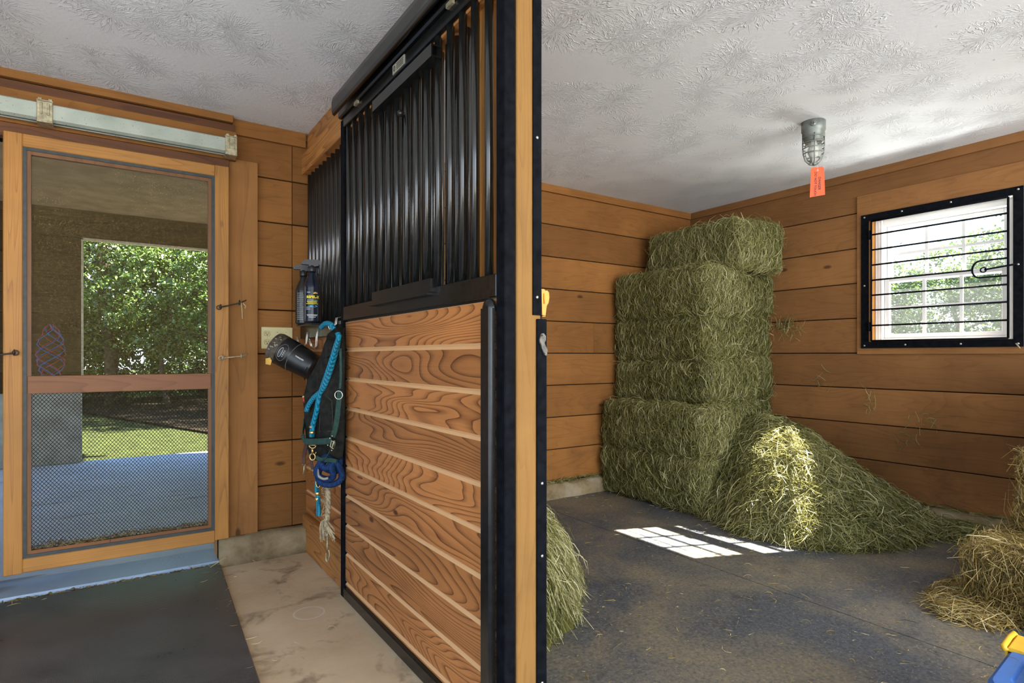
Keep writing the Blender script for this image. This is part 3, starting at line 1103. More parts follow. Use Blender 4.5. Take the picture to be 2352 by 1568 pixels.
# feed-opening channels
b = MB()
b.box(.838, .843, 1.707, 2.232, 2.066, 2.107, .5).box(.843, .876, 1.707, 2.232, 2.102, 2.107, .5).box(.843, .876, 1.707, 2.232, 2.066, 2.071, .5)
b.build('upper_channel', M['black_steel'], d2)
b = MB()
b.box(.838, .843, 1.714, 2.232, 1.309, 1.352, .5).box(.843, .876, 1.714, 2.232, 1.309, 1.314, .5).box(.843, .876, 1.714, 1.719, 1.314, 1.352, .5)
b.box(.833, .858, 1.730, 2.262, 1.300, 1.309, .5)
b.build('lower_channel', M['black_steel'], d2)
kn = MB().ball((.848, 1.975, 1.975), .0125).tube([(.853, 1.975, 1.975), (.87, 1.975, 1.975)], .007).build('knob', M['black_steel'], d2)
# maker's plate
pl = MB().box(.8515, .855, 1.952, 2.058, 2.146, 2.180, .5).build('maker_plate', plain('plate_silver', (.42, .40, .33), .4, .3, .4, .1), d2)
b = MB()
for k in range(4):
    b.box(.8508, .8516, 1.960, 2.022, 2.152 + .0065 * k, 2.1545 + .0065 * k)
b.tube([(.8512, 2.040 + .006 * math.cos(q), 2.163 + .009 * math.sin(q)) for q in [2 * math.pi * i / 14 for i in range(14)]], .0016, 6, closed=True)
b.build('plate_print', M['slot'], pl)

# black cover over the stall-door track
tc = thing('track_cover', 'rounded black steel cover over the sliding stall door track', 'track cover', (.84, 2.0, 2.2))
b = MB()
prof = [(.872, 2.300), (.842, 2.298), (.824, 2.290), (.812, 2.272), (.807, 2.250), (.807, 2.210), (.811, 2.196), (.820, 2.190),
        (.820, 2.194), (.814, 2.200), (.812, 2.212), (.812, 2.250), (.816, 2.270), (.827, 2.286), (.843, 2.293), (.872, 2.295)]
b.prism(prof, 'Y', .05, 2.66, .5, True)
b.build('hood', M['black_steel'], tc)
b = MB().box(.842, .866, .05, 2.68, 2.187, 2.250, .5, .006)
b.build('inner_track', M['black_steel'], tc)
b = MB()
for y in (2.45, 1.6):
    MB().box(.845, .855, y - .02, y + .02, 2.176, 2.215, .5).build('trolley', M['zinc'], tc)
# ================================================================== HAY
class Strands:
    """many thin bent hay stems as ribbons, gathered into one mesh"""
    def __init__(self, seed):
        self.r = np.random.default_rng(seed)
        self.V, self.T = [], []

    def add(self, p, d, L, w, tone, bend=.12):
        r = self.r
        n = len(p)
        d = d / np.linalg.norm(d, axis=1, keepdims=True)
        rv = r.normal(size=(n, 3))
        side = np.cross(d, rv); side /= np.linalg.norm(side, axis=1, keepdims=True) + 1e-9
        bn = np.cross(d, side)
        L = np.broadcast_to(L, (n,))[:, None]; w = np.broadcast_to(w, (n,))[:, None]
        bv = (bn * r.normal(size=(n, 1)) + side * r.normal(size=(n, 1))) * bend * L
        a = p - d * L * .5; m = p - d * L * .17 + bv; m2 = p + d * L * .17 + bv; c = p + d * L * .5
        s = side * w * .5
        V = np.stack([a - s * .7, a + s * .7, m - s, m + s, m2 - s, m2 + s, c - s * .6, c + s * .6], axis=1)
        self.V.append(V.astype(np.float32)); self.T.append(np.broadcast_to(tone, (n,)).astype(np.float32))

    def floor_clip(self, z):
        for V in self.V:
            V[..., 2] = np.maximum(V[..., 2], z + self.r.uniform(.0, .004, V.shape[:2]))

    def clip(self, axis, lo=None, hi=None):
        for V in self.V:
            if hi is not None: V[..., axis] = np.minimum(V[..., axis], hi)
            if lo is not None: V[..., axis] = np.maximum(V[..., axis], lo)

    def build(self, name, mat, core=None, parent=None, dark=.0):
        V = np.concatenate(self.V); T = np.concatenate(self.T)
        n = len(V)
        verts = V.reshape(-1, 3)
        base = (np.arange(n) * 8)[:, None]
        quads = np.concatenate([base + np.array([0, 1, 3, 2]), base + np.array([2, 3, 5, 4]), base + np.array([4, 5, 7, 6])], axis=1).reshape(-1, 4)
        tone = np.repeat(T, 3)
        if core is not None:
            cv, cf, ct = core
            quads = np.concatenate([quads, cf + len(verts)])
            verts = np.concatenate([verts, cv])
            tone = np.concatenate([tone, ct])
        off = np.array(parent_loc(parent))
        me = bpy.data.meshes.new(name)
        me.vertices.add(len(verts)); me.vertices.foreach_set('co', (verts - off).astype(np.float32).ravel())
        me.loops.add(quads.size); me.loops.foreach_set('vertex_index', quads.astype(np.int32).ravel())
        me.polygons.add(len(quads))
        me.polygons.foreach_set('loop_start', np.arange(0, quads.size, 4, dtype=np.int32))
        a = me.attributes.new('tone', 'FLOAT', 'FACE'); a.data.foreach_set('value', np.clip(tone, 0, 1).astype(np.float32))
        me.update(calc_edges=True); me.validate()
        me.materials.append(mat)
        o = bpy.data.objects.new(name, me)
        COL.objects.link(o)
        if parent is not None: o.parent = parent
        return o


def wavy(p, s, seed):
    k = seed * 1.37
    return (np.sin(p[:, 0] * 9 * s + k) * np.cos(p[:, 1] * 8 * s + 2 * k) + np.sin(p[:, 2] * 11 * s + 3 * k + p[:, 0] * 5)
            + .6 * np.sin(p[:, 1] * 23 * s + k) * np.sin(p[:, 2] * 21 * s - k) + .5 * np.sin(p[:, 0] * 27 * s - p[:, 1] * 13)) / 3.1


def bale(label, x0, x1, y0, y1, z0, z1, seed, faces=('-x', '-y', '+z'), dens=17000, rad=.075, amp=.018, mat='hay',
         L=(.035, .10), w=.0030, tilt=0.0, tone_mu=.48, group='hay bales stacked in the corner', loose=.12):
    r = np.random.default_rng(seed)
    c = np.array([(x0 + x1) / 2, (y0 + y1) / 2, (z0 + z1) / 2]); h = np.array([x1 - x0, y1 - y0, z1 - z0]) / 2

    def shape(q):        # cube-surface point -> rounded, lumpy bale surface
        inner = np.clip(q, -(h - rad), h - rad)
        d = q - inner
        nl = np.linalg.norm(d, axis=1, keepdims=True)
        nrm = d / np.maximum(nl, 1e-6)
        p = inner + nrm * rad
        p = p + nrm * (wavy(p + c, 1.0, seed) * amp)[:, None]
        return p, nrm

    # core
    cv, cf = [], []
    n = 14
    tcore = []
    for ax in range(3):
        for sg in (-1, 1):
            u = np.linspace(-1, 1, n)
            A, B = np.meshgrid(u, u, indexing='ij')
            q = np.zeros((n * n, 3))
            q[:, ax] = sg * h[ax]; q[:, (ax + 1) % 3] = A.ravel() * h[(ax + 1) % 3]; q[:, (ax + 2) % 3] = B.ravel() * h[(ax + 2) % 3]
            p, nm = shape(q)
            b0 = sum(len(k) for k in cv)
            cv.append(p - nm * .010)
            for i in range(n - 1):
                for j in range(n - 1):
                    f = [b0 + i * n + j, b0 + (i + 1) * n + j, b0 + (i + 1) * n + j + 1, b0 + i * n + j + 1]
                    cf.append(f if sg > 0 else f[::-1])
    cv = np.concatenate(cv); cf = np.array(cf)
    ct = r.uniform(.0, .25, len(cf))
    st = Strands(seed)
    for fc in faces:
        ax = 'xyz'.index(fc[1]); sg = 1 if fc[0] == '+' else -1
        a1, a2 = (ax + 1) % 3, (ax + 2) % 3
        ar = 4 * h[a1] * h[a2]
        k = int(dens * ar)
        q = np.zeros((k, 3)); q[:, ax] = sg * h[ax]
        q[:, a1] = r.uniform(-1, 1, k) * h[a1]; q[:, a2] = r.uniform(-1, 1, k) * h[a2]
        p, nm = shape(q)
        if ax == 2:
            th = r.uniform(0, math.pi, k)
            d = np.stack([np.cos(th), np.sin(th), np.zeros(k)], 1)
        else:
            th = r.normal(math.pi / 2 + tilt, .62, k)
            t1 = np.zeros(3); t1[1 if ax == 0 else 0] = 1
            d = np.cos(th)[:, None] * t1 + np.sin(th)[:, None] * np.array([0, 0, 1.0])
        d = d - nm * np.sum(d * nm, 1, keepdims=True)
        d = d + nm * np.abs(r.normal(.10, loose, k))[:, None]
        p = p + nm * r.uniform(-.010, .012, k)[:, None] + c
        ln = r.uniform(L[0], L[1], k) * np.where(r.random(k) < .06, 1.8, 1)
        tn = np.clip(r.normal(tone_mu, .20, k) + wavy(p, .5, seed + 5) * .14 + np.where(r.random(k) < .05, .3, 0), .02, 1)
        st.add(p, d, ln, w * r.uniform(.6, 1.3, k), tn)
    # stray stems sticking out
    k = int(260)
    fsel = r.integers(0, len(faces), k)
    for i, fc in enumerate(faces):
        m = int((fsel == i).sum())
        ax = 'xyz'.index(fc[1]); sg = 1 if fc[0] == '+' else -1
        q = np.zeros((m, 3)); q[:, ax] = sg * h[ax]
        for a in ((ax + 1) % 3, (ax + 2) % 3): q[:, a] = np.sign(r.normal(size=m)) * h[a] * (1 - r.random(m) ** 2 * .9)
        p, nm = shape(q)
        d = nm + r.normal(0, .7, (m, 3)); d[:, 2] -= .3
        st.add(p + c, d, r.uniform(.06, .15, m), w * .8, np.clip(r.normal(.65, .15, m), 0, 1), .2)
    cv = cv + c
    if z0 <= SF + .02: st.floor_clip(SF + .002)
    st.clip(1, hi=YW - .002)
    st.clip(0, hi=XR - .004)
    o = st.build('hay_bale', M[mat], (cv, cf, ct))
    return tag(o, label, 'hay bale', group)


zb = [.05, .405, .752, 1.052, 1.365, 1.718]
# front stack: long sides face the stall front, cut ends face the camera
bale('green hay bale on the floor, bottom of the front stack', 3.14, 3.78, 2.46, 3.42, zb[0], zb[1] + .01, 11, dens=16000)
bale('second green hay bale from the floor in the front stack', 3.15, 3.80, 2.46, 3.42, zb[1], zb[2] + .01, 12, dens=16000)
bale('third hay bale from the floor in the front stack, its pale end bulging', 3.30, 3.86, 2.53, 3.43, zb[2], zb[3] + .01, 13, tone_mu=.46)
bale('fourth hay bale from the floor in the front stack', 3.31, 3.79, 2.57, 3.43, zb[3], zb[4] + .01, 14, tone_mu=.46)
bale('hay bale at the top of the front stack, under the highest bale', 3.30, 3.80, 2.55, 3.42, zb[4], zb[5] + .01, 15)
bale('highest green hay bale, set back near the ceiling in the corner', 3.60, 4.13, 2.50, 3.36, zb[5] - .01, 2.07, 16, rad=.07, amp=.022, L=(.04, .12), tone_mu=.52)
# rear stack against the window wall, mostly hidden by the front one
bale('hay bale of the rear stack against the window wall, behind the loose heap', 3.80, 4.235, 2.66, 3.42, .41, .77, 21, ('-y', '+z'), tone_mu=.4, group='hay bales of the rear stack')
bale('hay bale of the rear stack against the window wall, just above the heap', 3.80, 4.235, 2.64, 3.42, .765, 1.10, 22, ('-y', '+z'), tone_mu=.4, group='hay bales of the rear stack')
bale('hay bale of the rear stack against the window wall, level with the window sill', 3.79, 4.235, 2.66, 3.42, 1.10, 1.42, 23, ('-y', '+z'), tone_mu=.4, group='hay bales of the rear stack')
bale('hay bale at the top of the rear stack against the window wall', 3.80, 4.235, 2.63, 3.42, 1.41, 1.725, 24, ('-y', '+z', '-x'), tone_mu=.42, group='hay bales of the rear stack')
# foreground bales at the right edge of the picture
bale('yellowish straw bale on the floor at the right edge, beside the blue tote', 2.88, 3.72, .50, .96, SF, .318, 31, ('-x', '+y', '-y', '+z'), 30000, .06, .02, 'straw',
     (.035, .12), .0024, .3, .5, 'straw bales at the right edge', .22)
bale('straw bale at the right edge resting on the lower straw bale', 3.26, 4.15, .42, .885, .33, .69, 32, ('-x', '+y', '+z'), 26000, .06, .02, 'straw',
     (.04, .13), .0025, .3, .52, 'straw bales at the right edge', .25)
bale('topmost straw bale at the right edge, below the window', 3.37, 4.2, .40, .850, .695, 1.0, 33, ('-x', '+y', '+z'), 24000, .06, .02, 'straw',
     (.04, .13), .0025, .3, .55, 'straw bales at the right edge', .25)


def heap(name, label, hf, xr, yr, seed, n, L, w, mat='hay', tone_mu=.5, ztop=None, floor=SF, sun=None):
    r = np.random.default_rng(seed)
    nx, ny = int((xr[1] - xr[0]) / .03), int((yr[1] - yr[0]) / .03)
    X, Yg = np.meshgrid(np.linspace(*xr, nx), np.linspace(*yr, ny), indexing='ij')
    P2 = np.stack([X.ravel(), Yg.ravel(), np.zeros(X.size)], 1)

    def H(x, y):
        q = np.stack([x, y, x * 0], 1)
        hh = hf(x, y)
        return floor + hh + np.minimum(hh, .15) / .15 * wavy(q, 1.1, seed) * .035
    Z = H(P2[:, 0], P2[:, 1])
    P2[:, 2] = Z - .018
    cf = []
    for i in range(nx - 1):
        for j in range(ny - 1):
            ks = [i * ny + j, (i + 1) * ny + j, (i + 1) * ny + j + 1, i * ny + j + 1]
            if max(Z[k] for k in ks) > floor + .02: cf.append(ks)
    cf = np.array(cf)
    ct = r.uniform(0, .3, len(cf))
    st = Strands(seed)
    got = 0
    while got < n:
        k = n
        x, y = r.uniform(*xr, k), r.uniform(*yr, k)
        z = H(x, y)
        keep = (z > floor + .006) & (r.random(k) < np.clip((z - floor) / .03 + .12, 0, 1))
        x, y, z = x[keep], y[keep], z[keep]
        k = len(x)
        e = .02
        gx = (H(x + e, y) - H(x - e, y)) / (2 * e); gy = (H(x, y + e) - H(x, y - e)) / (2 * e)
        nm = np.stack([-gx, -gy, np.ones(k)], 1); nm /= np.linalg.norm(nm, axis=1, keepdims=True)
        d = r.normal(size=(k, 3))
        dn = np.stack([-gx, -gy, -(gx ** 2 + gy ** 2)], 1)
        d = d + dn * .6
        d = d - nm * np.sum(d * nm, 1, keepdims=True)
        d /= np.linalg.norm(d, axis=1, keepdims=True)
        d = d + nm * r.normal(.06, .20, k)[:, None]
        p = np.stack([x, y, z], 1) + nm * r.uniform(-.015, .022, k)[:, None]
        tn = np.clip(r.normal(tone_mu, .22, k) + wavy(p, .6, seed) * .12 + np.where(r.random(k) < .06, .3, 0), .02, 1)
        st.add(p, d, r.uniform(L[0], L[1], k), w * r.uniform(.6, 1.35, k), tn, .11)
        got += k
    st.floor_clip(floor + .002)
    st.clip(0, lo=.995, hi=XR - .005)
    o = st.build(name, M[mat], (P2, cf, ct))
    return tag(o, label, 'hay pile', None, 'stuff')


def hf_corner(x, y):
    dx, dy = x - 3.62, y - 2.30
    rr = np.hypot(dx, dy) + 1e-6
    a = np.degrees(np.arctan2(dy, dx))       # -180..180
    Rr = np.interp(a, [-180, -160, -145, -134, -120, -95, -63, -40, -21, 6, 40, 150, 180], [.50, .64, .68, .76, .79, .86, .92, .90, .90, 1.5, 1.5, .5, .50])
    t = np.clip(1 - (rr / Rr) ** 1.25, 0, 1)
    t2 = np.clip(1 - np.hypot((x - 4.1) / .22, (y - 1.45) / .34), 0, 1)
    return .64 * t + .05 * t2 ** .6


heap('loose_hay', 'loose green hay spilling from the bale stack down to the floor', hf_corner, (2.7, 4.245), (1.12, 3.0), 41, 30000, (.06, .20), .0034, tone_mu=.52)


def hf_post(x, y):
    xb = np.interp(y, [1.5, 1.6, 1.675, 1.757, 2.055, 2.667, 3.07, 3.3], [.9, 1.1, 1.25, 1.46, 1.74, 2.10, 2.22, 2.1]) + .015
    amp = np.interp(y, [1.55, 1.8, 2.1, 2.6, 3.1, 3.35], [.25, .44, .46, .34, .22, .0])
    return amp * np.clip((xb - x) / .40, 0, 1) ** .62


heap('loose_hay', 'loose pale green hay heaped inside the stall behind the wooden post', hf_post, (1.0, 2.3), (1.42, 3.36), 42, 26000, (.06, .19), .0032, tone_mu=.66)


def hf_foot(x, y):
    t = np.clip(1 - np.hypot((x - 3.02) / .30, (y - .93) / .18), 0, 1)
    return .07 * t ** .6


heap('loose_straw', 'loose straw fringe on the floor at the foot of the straw bales', hf_foot, (2.45, 3.4), (.72, 1.15), 43, 2600, (.05, .16), .0028, 'straw', .62)

# litter of single stems over the stall floor, curbs and aisle
r = np.random.default_rng(77)
st = Strands(77)
k = 2600
x = r.uniform(1.02, 4.2, k); y = r.uniform(.3, 3.38, k)
w8 = np.exp(-((x - 1.5) ** 2 + (y - 2.0) ** 2) / .25) + np.exp(-((x - 3.2) ** 2 + (y - 1.9) ** 2) / .3) + np.exp(-((x - 2.7) ** 2 + (y - .95) ** 2) / .2) + .28 + .5 * (y > 3.1) + .4 * (x > 3.9)
m = r.random(k) < w8
x, y = x[m], y[m]; k = len(x)
th = r.uniform(0, 2 * math.pi, k)
st.add(np.stack([x, y, np.full(k, SF + .004)], 1), np.stack([np.cos(th), np.sin(th), r.normal(0, .04, k)], 1), r.uniform(.012, .075, k) * (r.random(k) ** .5), .0026, np.clip(r.normal(.68, .2, k), 0, 1))
st.floor_clip(SF + .002)
tag(st.build('hay_litter', M['straw']), 'scattered hay stems littering the dark stall floor', 'hay litter', None, 'stuff')
st = Strands(78)
for (x0, x1, y0, y1, z, kk) in ((1.0, 3.2, 3.39, 3.44, .165, 420), (4.19, 4.24, 1.0, 1.9, .16, 200)):
    x = r.uniform(x0, x1, kk); y = r.uniform(y0, y1, kk)
    th = r.uniform(0, 2 * math.pi, kk)
    lon = np.array([1, .3, .15]) if x1 - x0 > 1 else np.array([.3, 1, .15])
    st.add(np.stack([x, y, np.full(kk, z + .004)], 1) + r.uniform(0, .012, (kk, 1)) * np.array([[0, 0, 1]]), r.normal(size=(kk, 3)) * lon, r.uniform(.03, .10, kk), .003, np.clip(r.normal(.42, .18, kk), 0, 1))
st.clip(1, hi=YW - .001); st.clip(0, hi=XR - .003)
tag(st.build('curb_hay', M['hay']), 'thin line of hay caught on top of the concrete curbs in the stall', 'hay litter', None, 'stuff')
st = Strands(79)
for (cx, cy, cz, kk, sx, sz) in ((4.236, 2.55, 1.345, 70, .05, .02), (4.236, 2.50, 1.30, 50, .05, .045), (4.24, 1.94, .77, 16, .04, .05), (4.24, 1.62, .70, 18, .04, .03), (4.24, 1.75, .57, 14, .05, .03), (4.24, 2.3, .93, 14, .06, .05)):
    p = np.stack([np.full(kk, cx) - np.abs(r.normal(0, .006, kk)), r.normal(cy, sx, kk), r.normal(cz, sz, kk)], 1)
    d = r.normal(size=(kk, 3)) * np.array([.15, .6, 1.0])
    st.add(p, d, r.uniform(.03, .10, kk), .0026, np.clip(r.normal(.55, .2, kk), 0, 1))
st.clip(0, hi=XR - .002)
tag(st.build('hay_wisp', M['hay']), 'wisps of hay caught on the window-wall boards beside the stack', 'hay litter', None, 'stuff')
st = Strands(80)
kk = 60
x = r.uniform(-.4, .85, kk); y = r.uniform(1.6, 3.3, kk)
x[:26] = r.normal(.44, .03, 26); y[26:40] = r.normal(3.33, .03, 14)
th = r.uniform(0, 6.28, kk)
st.add(np.stack([x, y, np.full(kk, .024)], 1), np.stack([np.cos(th), np.sin(th), np.zeros(kk)], 1), r.uniform(.01, .05, kk), .0022, np.clip(r.normal(.75, .15, kk), 0, 1))
p0, p1 = P(487, 1300, 'Z', .03), P(515, 1282, 'Z', .05)
st.add(np.array([(p0 + p1) / 2]), np.array([p1 - p0]), np.array([(p1 - p0).length * 1.3]), .003, np.array([.95]), .02)
tag(st.build('aisle_chaff', M['straw']), 'few straw stems dropped on the aisle mat and concrete', 'hay litter', None, 'stuff')
# chaff packed in the gap between the two aisle mats
st = Strands(81)
kk = 900
x = r.uniform(-1.0, .46, kk); y = r.uniform(3.374, 3.412, kk)
st.add(np.stack([x, y, r.uniform(.004, .016, kk)], 1), r.normal(size=(kk, 3)) * np.array([1, .4, .15]), r.uniform(.012, .04, kk), .004, np.clip(r.normal(.42, .15, kk), 0, 1))
tag(st.build('gap_chaff', M['straw']), 'brown chaff packed in the gap between threshold strip and aisle mat', 'hay litter', None, 'stuff')
# chaff on the lower lip of the screen door
st = Strands(82)
kk = 700
x = r.uniform(-.315, .388, kk)
hh = .012 + .028 * np.abs(np.sin(x * 9 + 1)) * (r.random(kk))
st.add(np.stack([x, r.uniform(3.374, 3.386, kk), .232 + hh * r.random(kk)], 1), r.normal(size=(kk, 3)) * np.array([1, .2, .35]), r.uniform(.01, .045, kk), .0022, np.clip(r.normal(.28, .16, kk), 0, 1))
tag(st.build('door_chaff', M['straw']), 'dusty chaff and cobweb caught along the foot of the screen door', 'hay litter', None, 'stuff')
# ================================================================== SMALL THINGS
def text_geo(s, size, bold=0.0):
    c = bpy.data.curves.new('txt', 'FONT')
    c.body = s; c.size = size; c.resolution_u = 3; c.offset = bold
    c.align_x = 'CENTER'; c.align_y = 'CENTER'
    o = bpy.data.objects.new('txt', c); COL.objects.link(o)
    dg = bpy.context.evaluated_depsgraph_get()
    me = bpy.data.meshes.new_from_object(o.evaluated_get(dg))
    v = [(q.co.x, q.co.y) for q in me.vertices]
    f = [tuple(p.vertices) for p in me.polygons]
    bpy.data.objects.remove(o); bpy.data.curves.remove(c); bpy.data.meshes.remove(me)
    return v, f


def flat_map(v, org, ex, ey):
    return [Vector(org) + Vector(ex) * x + Vector(ey) * y for x, y in v]


CAMP = Vector((0, 0, 1.1))
m_white = plain('white_print', (.75, .75, .72), .5, 0, .2, .05)
m_yellow = plain('yellow_print', (.85, .72, .04), .5, 0, .2, .05)
m_cyan = plain('light_blue_print', (.10, .42, .72), .5, 0, .2, .05)
m_gold = plain('gold_print', (.65, .38, .10), .5, 0, .2, .1)
m_blackp = plain('black_plastic', (.012, .012, .014), .35, 0, .5, .3)
m_cloth = plain('black_canvas', (.016, .016, .013), .85, 0, .15, .5, 40, .3)
m_strap = plain('black_webbing', (.01, .01, .01), .7, 0, .2, .3)

# caged ceiling lamp
LX, LY = 3.135, 1.722
lamp = thing('caged_lamp', 'grey caged jar lamp under the stall ceiling', 'lamp', (LX, LY, CEIL))
m_lampgrey = plain('cast_grey_metal', (.20, .22, .20), .45, .3, .4, .2)
b = MB().lathe([(.060, 0), (.060, -.050), (.056, -.054), (.056, -.072), (.050, -.078), (.048, -.105), (.044, -.108)], (LX, LY, CEIL), (0, 0, 1), 28)
n = (CAMP - Vector((LX, LY, 2.34))); n.z = 0; n.normalize()
e = Vector((-n.y, n.x, 0))
cen = Vector((LX, LY, 2.344)) + n * .060
b.lathe([(.016, 0), (.016, .004), (.001, .0045)], cen - n * .001, n, 16)
b.build('base', m_lampgrey, lamp)
cross = MB()
for a in (e, Vector((0, 0, 1))):
    cross.tube([cen + n * .004 - a * .008, cen + n * .004 + a * .008], .0013, 6)
cross.build('screw_cap', M['slot'], lamp)
gl = NT('clear_jar_glass')
gb = gl.n.new('ShaderNodeBsdfPrincipled')
gb.inputs['Base Color'].default_value = (.92, .94, .9, 1); gb.inputs['Roughness'].default_value = .08
gb.inputs['Transmission Weight'].default_value = .92; gb.inputs['IOR'].default_value = 1.2
gl.l.new(gb.outputs[0], gl.out.inputs[0])
MB().lathe([(.041, -.095), (.042, -.15), (.040, -.182), (.032, -.205), (.018, -.217), (.001, -.221)], (LX, LY, CEIL), (0, 0, 1), 28).build('jar', gl.m, lamp)
MB().lathe([(.012, -.100), (.013, -.118), (.022, -.145), (.024, -.165), (.017, -.185), (.001, -.192)], (LX, LY, CEIL), (0, 0, 1), 20).build('bulb', plain('frosted_bulb', (.75, .75, .70), .4), lamp)
for k in range(4):
    a = k * math.pi / 2 + .62
    ca, sa = math.cos(a), math.sin(a)
    MB().tube([(LX + ca * r, LY + sa * r, CEIL + z * .93) for r, z in ((.053, -.078), (.053, -.14), (.050, -.185), (.040, -.222), (.020, -.246), (.0, -.252))], .0033, 8, .5).build('cage_rib', m_lampgrey, lamp)
for z, r in ((-.090, .0535), (-.124, .0532), (-.154, .052), (-.184, .050), (-.243, .022)):
    MB().tube([(LX + r * math.cos(a), LY + r * math.sin(a), CEIL + z * .93) for a in [2 * math.pi * i / 28 for i in range(28)]], .0032, 8, .5, closed=True).build('cage_ring', m_lampgrey, lamp)

# orange danger tag
tg = thing('warning_tag', 'orange danger tag hanging below the caged lamp', 'tag', (LX, LY, 2.10))
m_tag = plain('orange_card', (.86, .09, .025), .55, 0, .3, .06)
dep = LX * _s + LY * _c


def PT(px, py):     # point on the upright plane of the tag, square to the view
    u, v = (px - 1176) / 1346.0 * dep, (818 - py) / 1346.0 * dep
    return Vector((_s * dep + u * _c, _c * dep - u * _s, 1.1 + v))


fw = Vector((_s, _c, 0))
crn = [PT(1863, 388), PT(1866, 385), PT(1889, 382), PT(1893, 386), PT(1895, 447), PT(1860, 453)]
v = [p for p in crn] + [p + fw * .0012 for p in crn]
nn = len(crn)
b = MB().add(v, [tuple(range(nn)), tuple(range(2 * nn - 1, nn - 1, -1))] + [(i, (i + 1) % nn, nn + (i + 1) % nn, nn + i) for i in range(nn)], .5)
b.build('card', m_tag, tg)
for s_, px, py, sz in (('DANGER', 1882.0, 421, .0185), ('DO NOT TOUCH', 1872.5, 422, .0170)):
    tv, tf = text_geo(s_, sz, .0007)
    ex = (PT(1873.5, 448) - PT(1875, 400)).normalized(); ey = fw.cross(ex) * -1
    if ey.dot(PT(1900, 400) - PT(1880, 400)) < 0: ey = -ey
    MB().add(flat_map(tv, PT(px, py) - fw * .0006, ex * .95, ey), tf, .5).build('lettering', M['slot'], tg)
MB().tube([PT(1878, 391) - fw * .001 + Vector((0, 0, .004 * math.cos(a))) + Vector((_c, -_s, 0)) * .004 * math.sin(a) for a in [2 * math.pi * i / 12 for i in range(12)]], .0016, 6, closed=True).build('eyelet', M['screw'], tg)
MB().tube([PT(1878, 389) + fw * .0006, PT(1878, 380), Vector((LX, LY, CEIL - .235))], .0008, 5).build('wire', M['screw'], tg)

# almond outlet plate
op = thing('outlet_plate', 'almond three-gang outlet and switch plate on the board wall right of the door', 'outlet', (.743, YW, 1.14))
yp = YW - .006
MB().box(.660, .826, yp, YW, 1.142, 1.262, .5, .003).build('plate', M['almond'], op)
for zc in (1.226, 1.178):
    pts = [(.690 + .0165 * math.cos(a), zc + max(-.0135, min(.0135, .0175 * math.sin(a)))) for a in [2 * math.pi * i / 24 for i in range(24)]]
    rec = MB().prism(pts, 'Y', yp - .002, yp + .001, .5).build('receptacle', plain('almond_receptacle', (.58, .49, .25), .4, 0, .4, .05), op)
    for dx, dz, w, h in ((-.0065, .003, .0012, .0045), (.0065, .003, .0012, .0035), (0, -.007, .0026, .0026)):
        MB().box(.690 + dx - w, .690 + dx + w, yp - .0026, yp - .001, zc + dz - h, zc + dz + h).build('slot', M['slot'], rec)
    rim = MB().tube([(p[0], yp - .0006, p[1]) for p in pts], .0009, 5, closed=True).build('recess', M['slot'], rec)
for xx in (.743, .790):
    for zc in (1.234, 1.17):
        MB().lathe([(.003, 0), (.0025, .001), (.0005, .0012)], (xx, yp, zc), (0, -1, 0), 10).build('screw', M['zinc'], op)
MB().lathe([(.003, 0), (.0025, .001), (.0005, .0012)], (.690, yp, 1.202), (0, -1, 0), 10).build('screw', M['zinc'], op)

# shelf under the bottles: a flat flange of the stall-front ledge
MB().box(.800, .870, 2.97, 3.255, 1.258, 1.267, .5, .002).build('flange', M['black_steel'], pn)


def bend_to(v2, org, axis, nrm, rad, h0, phi0=0.0, lift=.0006):
    # wrap flat (x across, y up) shapes round a cylinder
    axis = Vector(axis).normalized(); nrm = Vector(nrm).normalized(); t = axis.cross(nrm)
    out = []
    for x, y in v2:
        a = phi0 + x / rad
        out.append(Vector(org) + axis * (h0 + y) + (nrm * math.cos(a) + t * math.sin(a)) * (rad + lift))
    return out


def strip2(x0, x1, y0, y1, n=6):
    v = []
    for i in range(n + 1):
        x = x0 + (x1 - x0) * i / n
        v += [(x, y0), (x, y1)]
    return v, [(2 * i, 2 * i + 2, 2 * i + 3, 2 * i + 1) for i in range(n)]


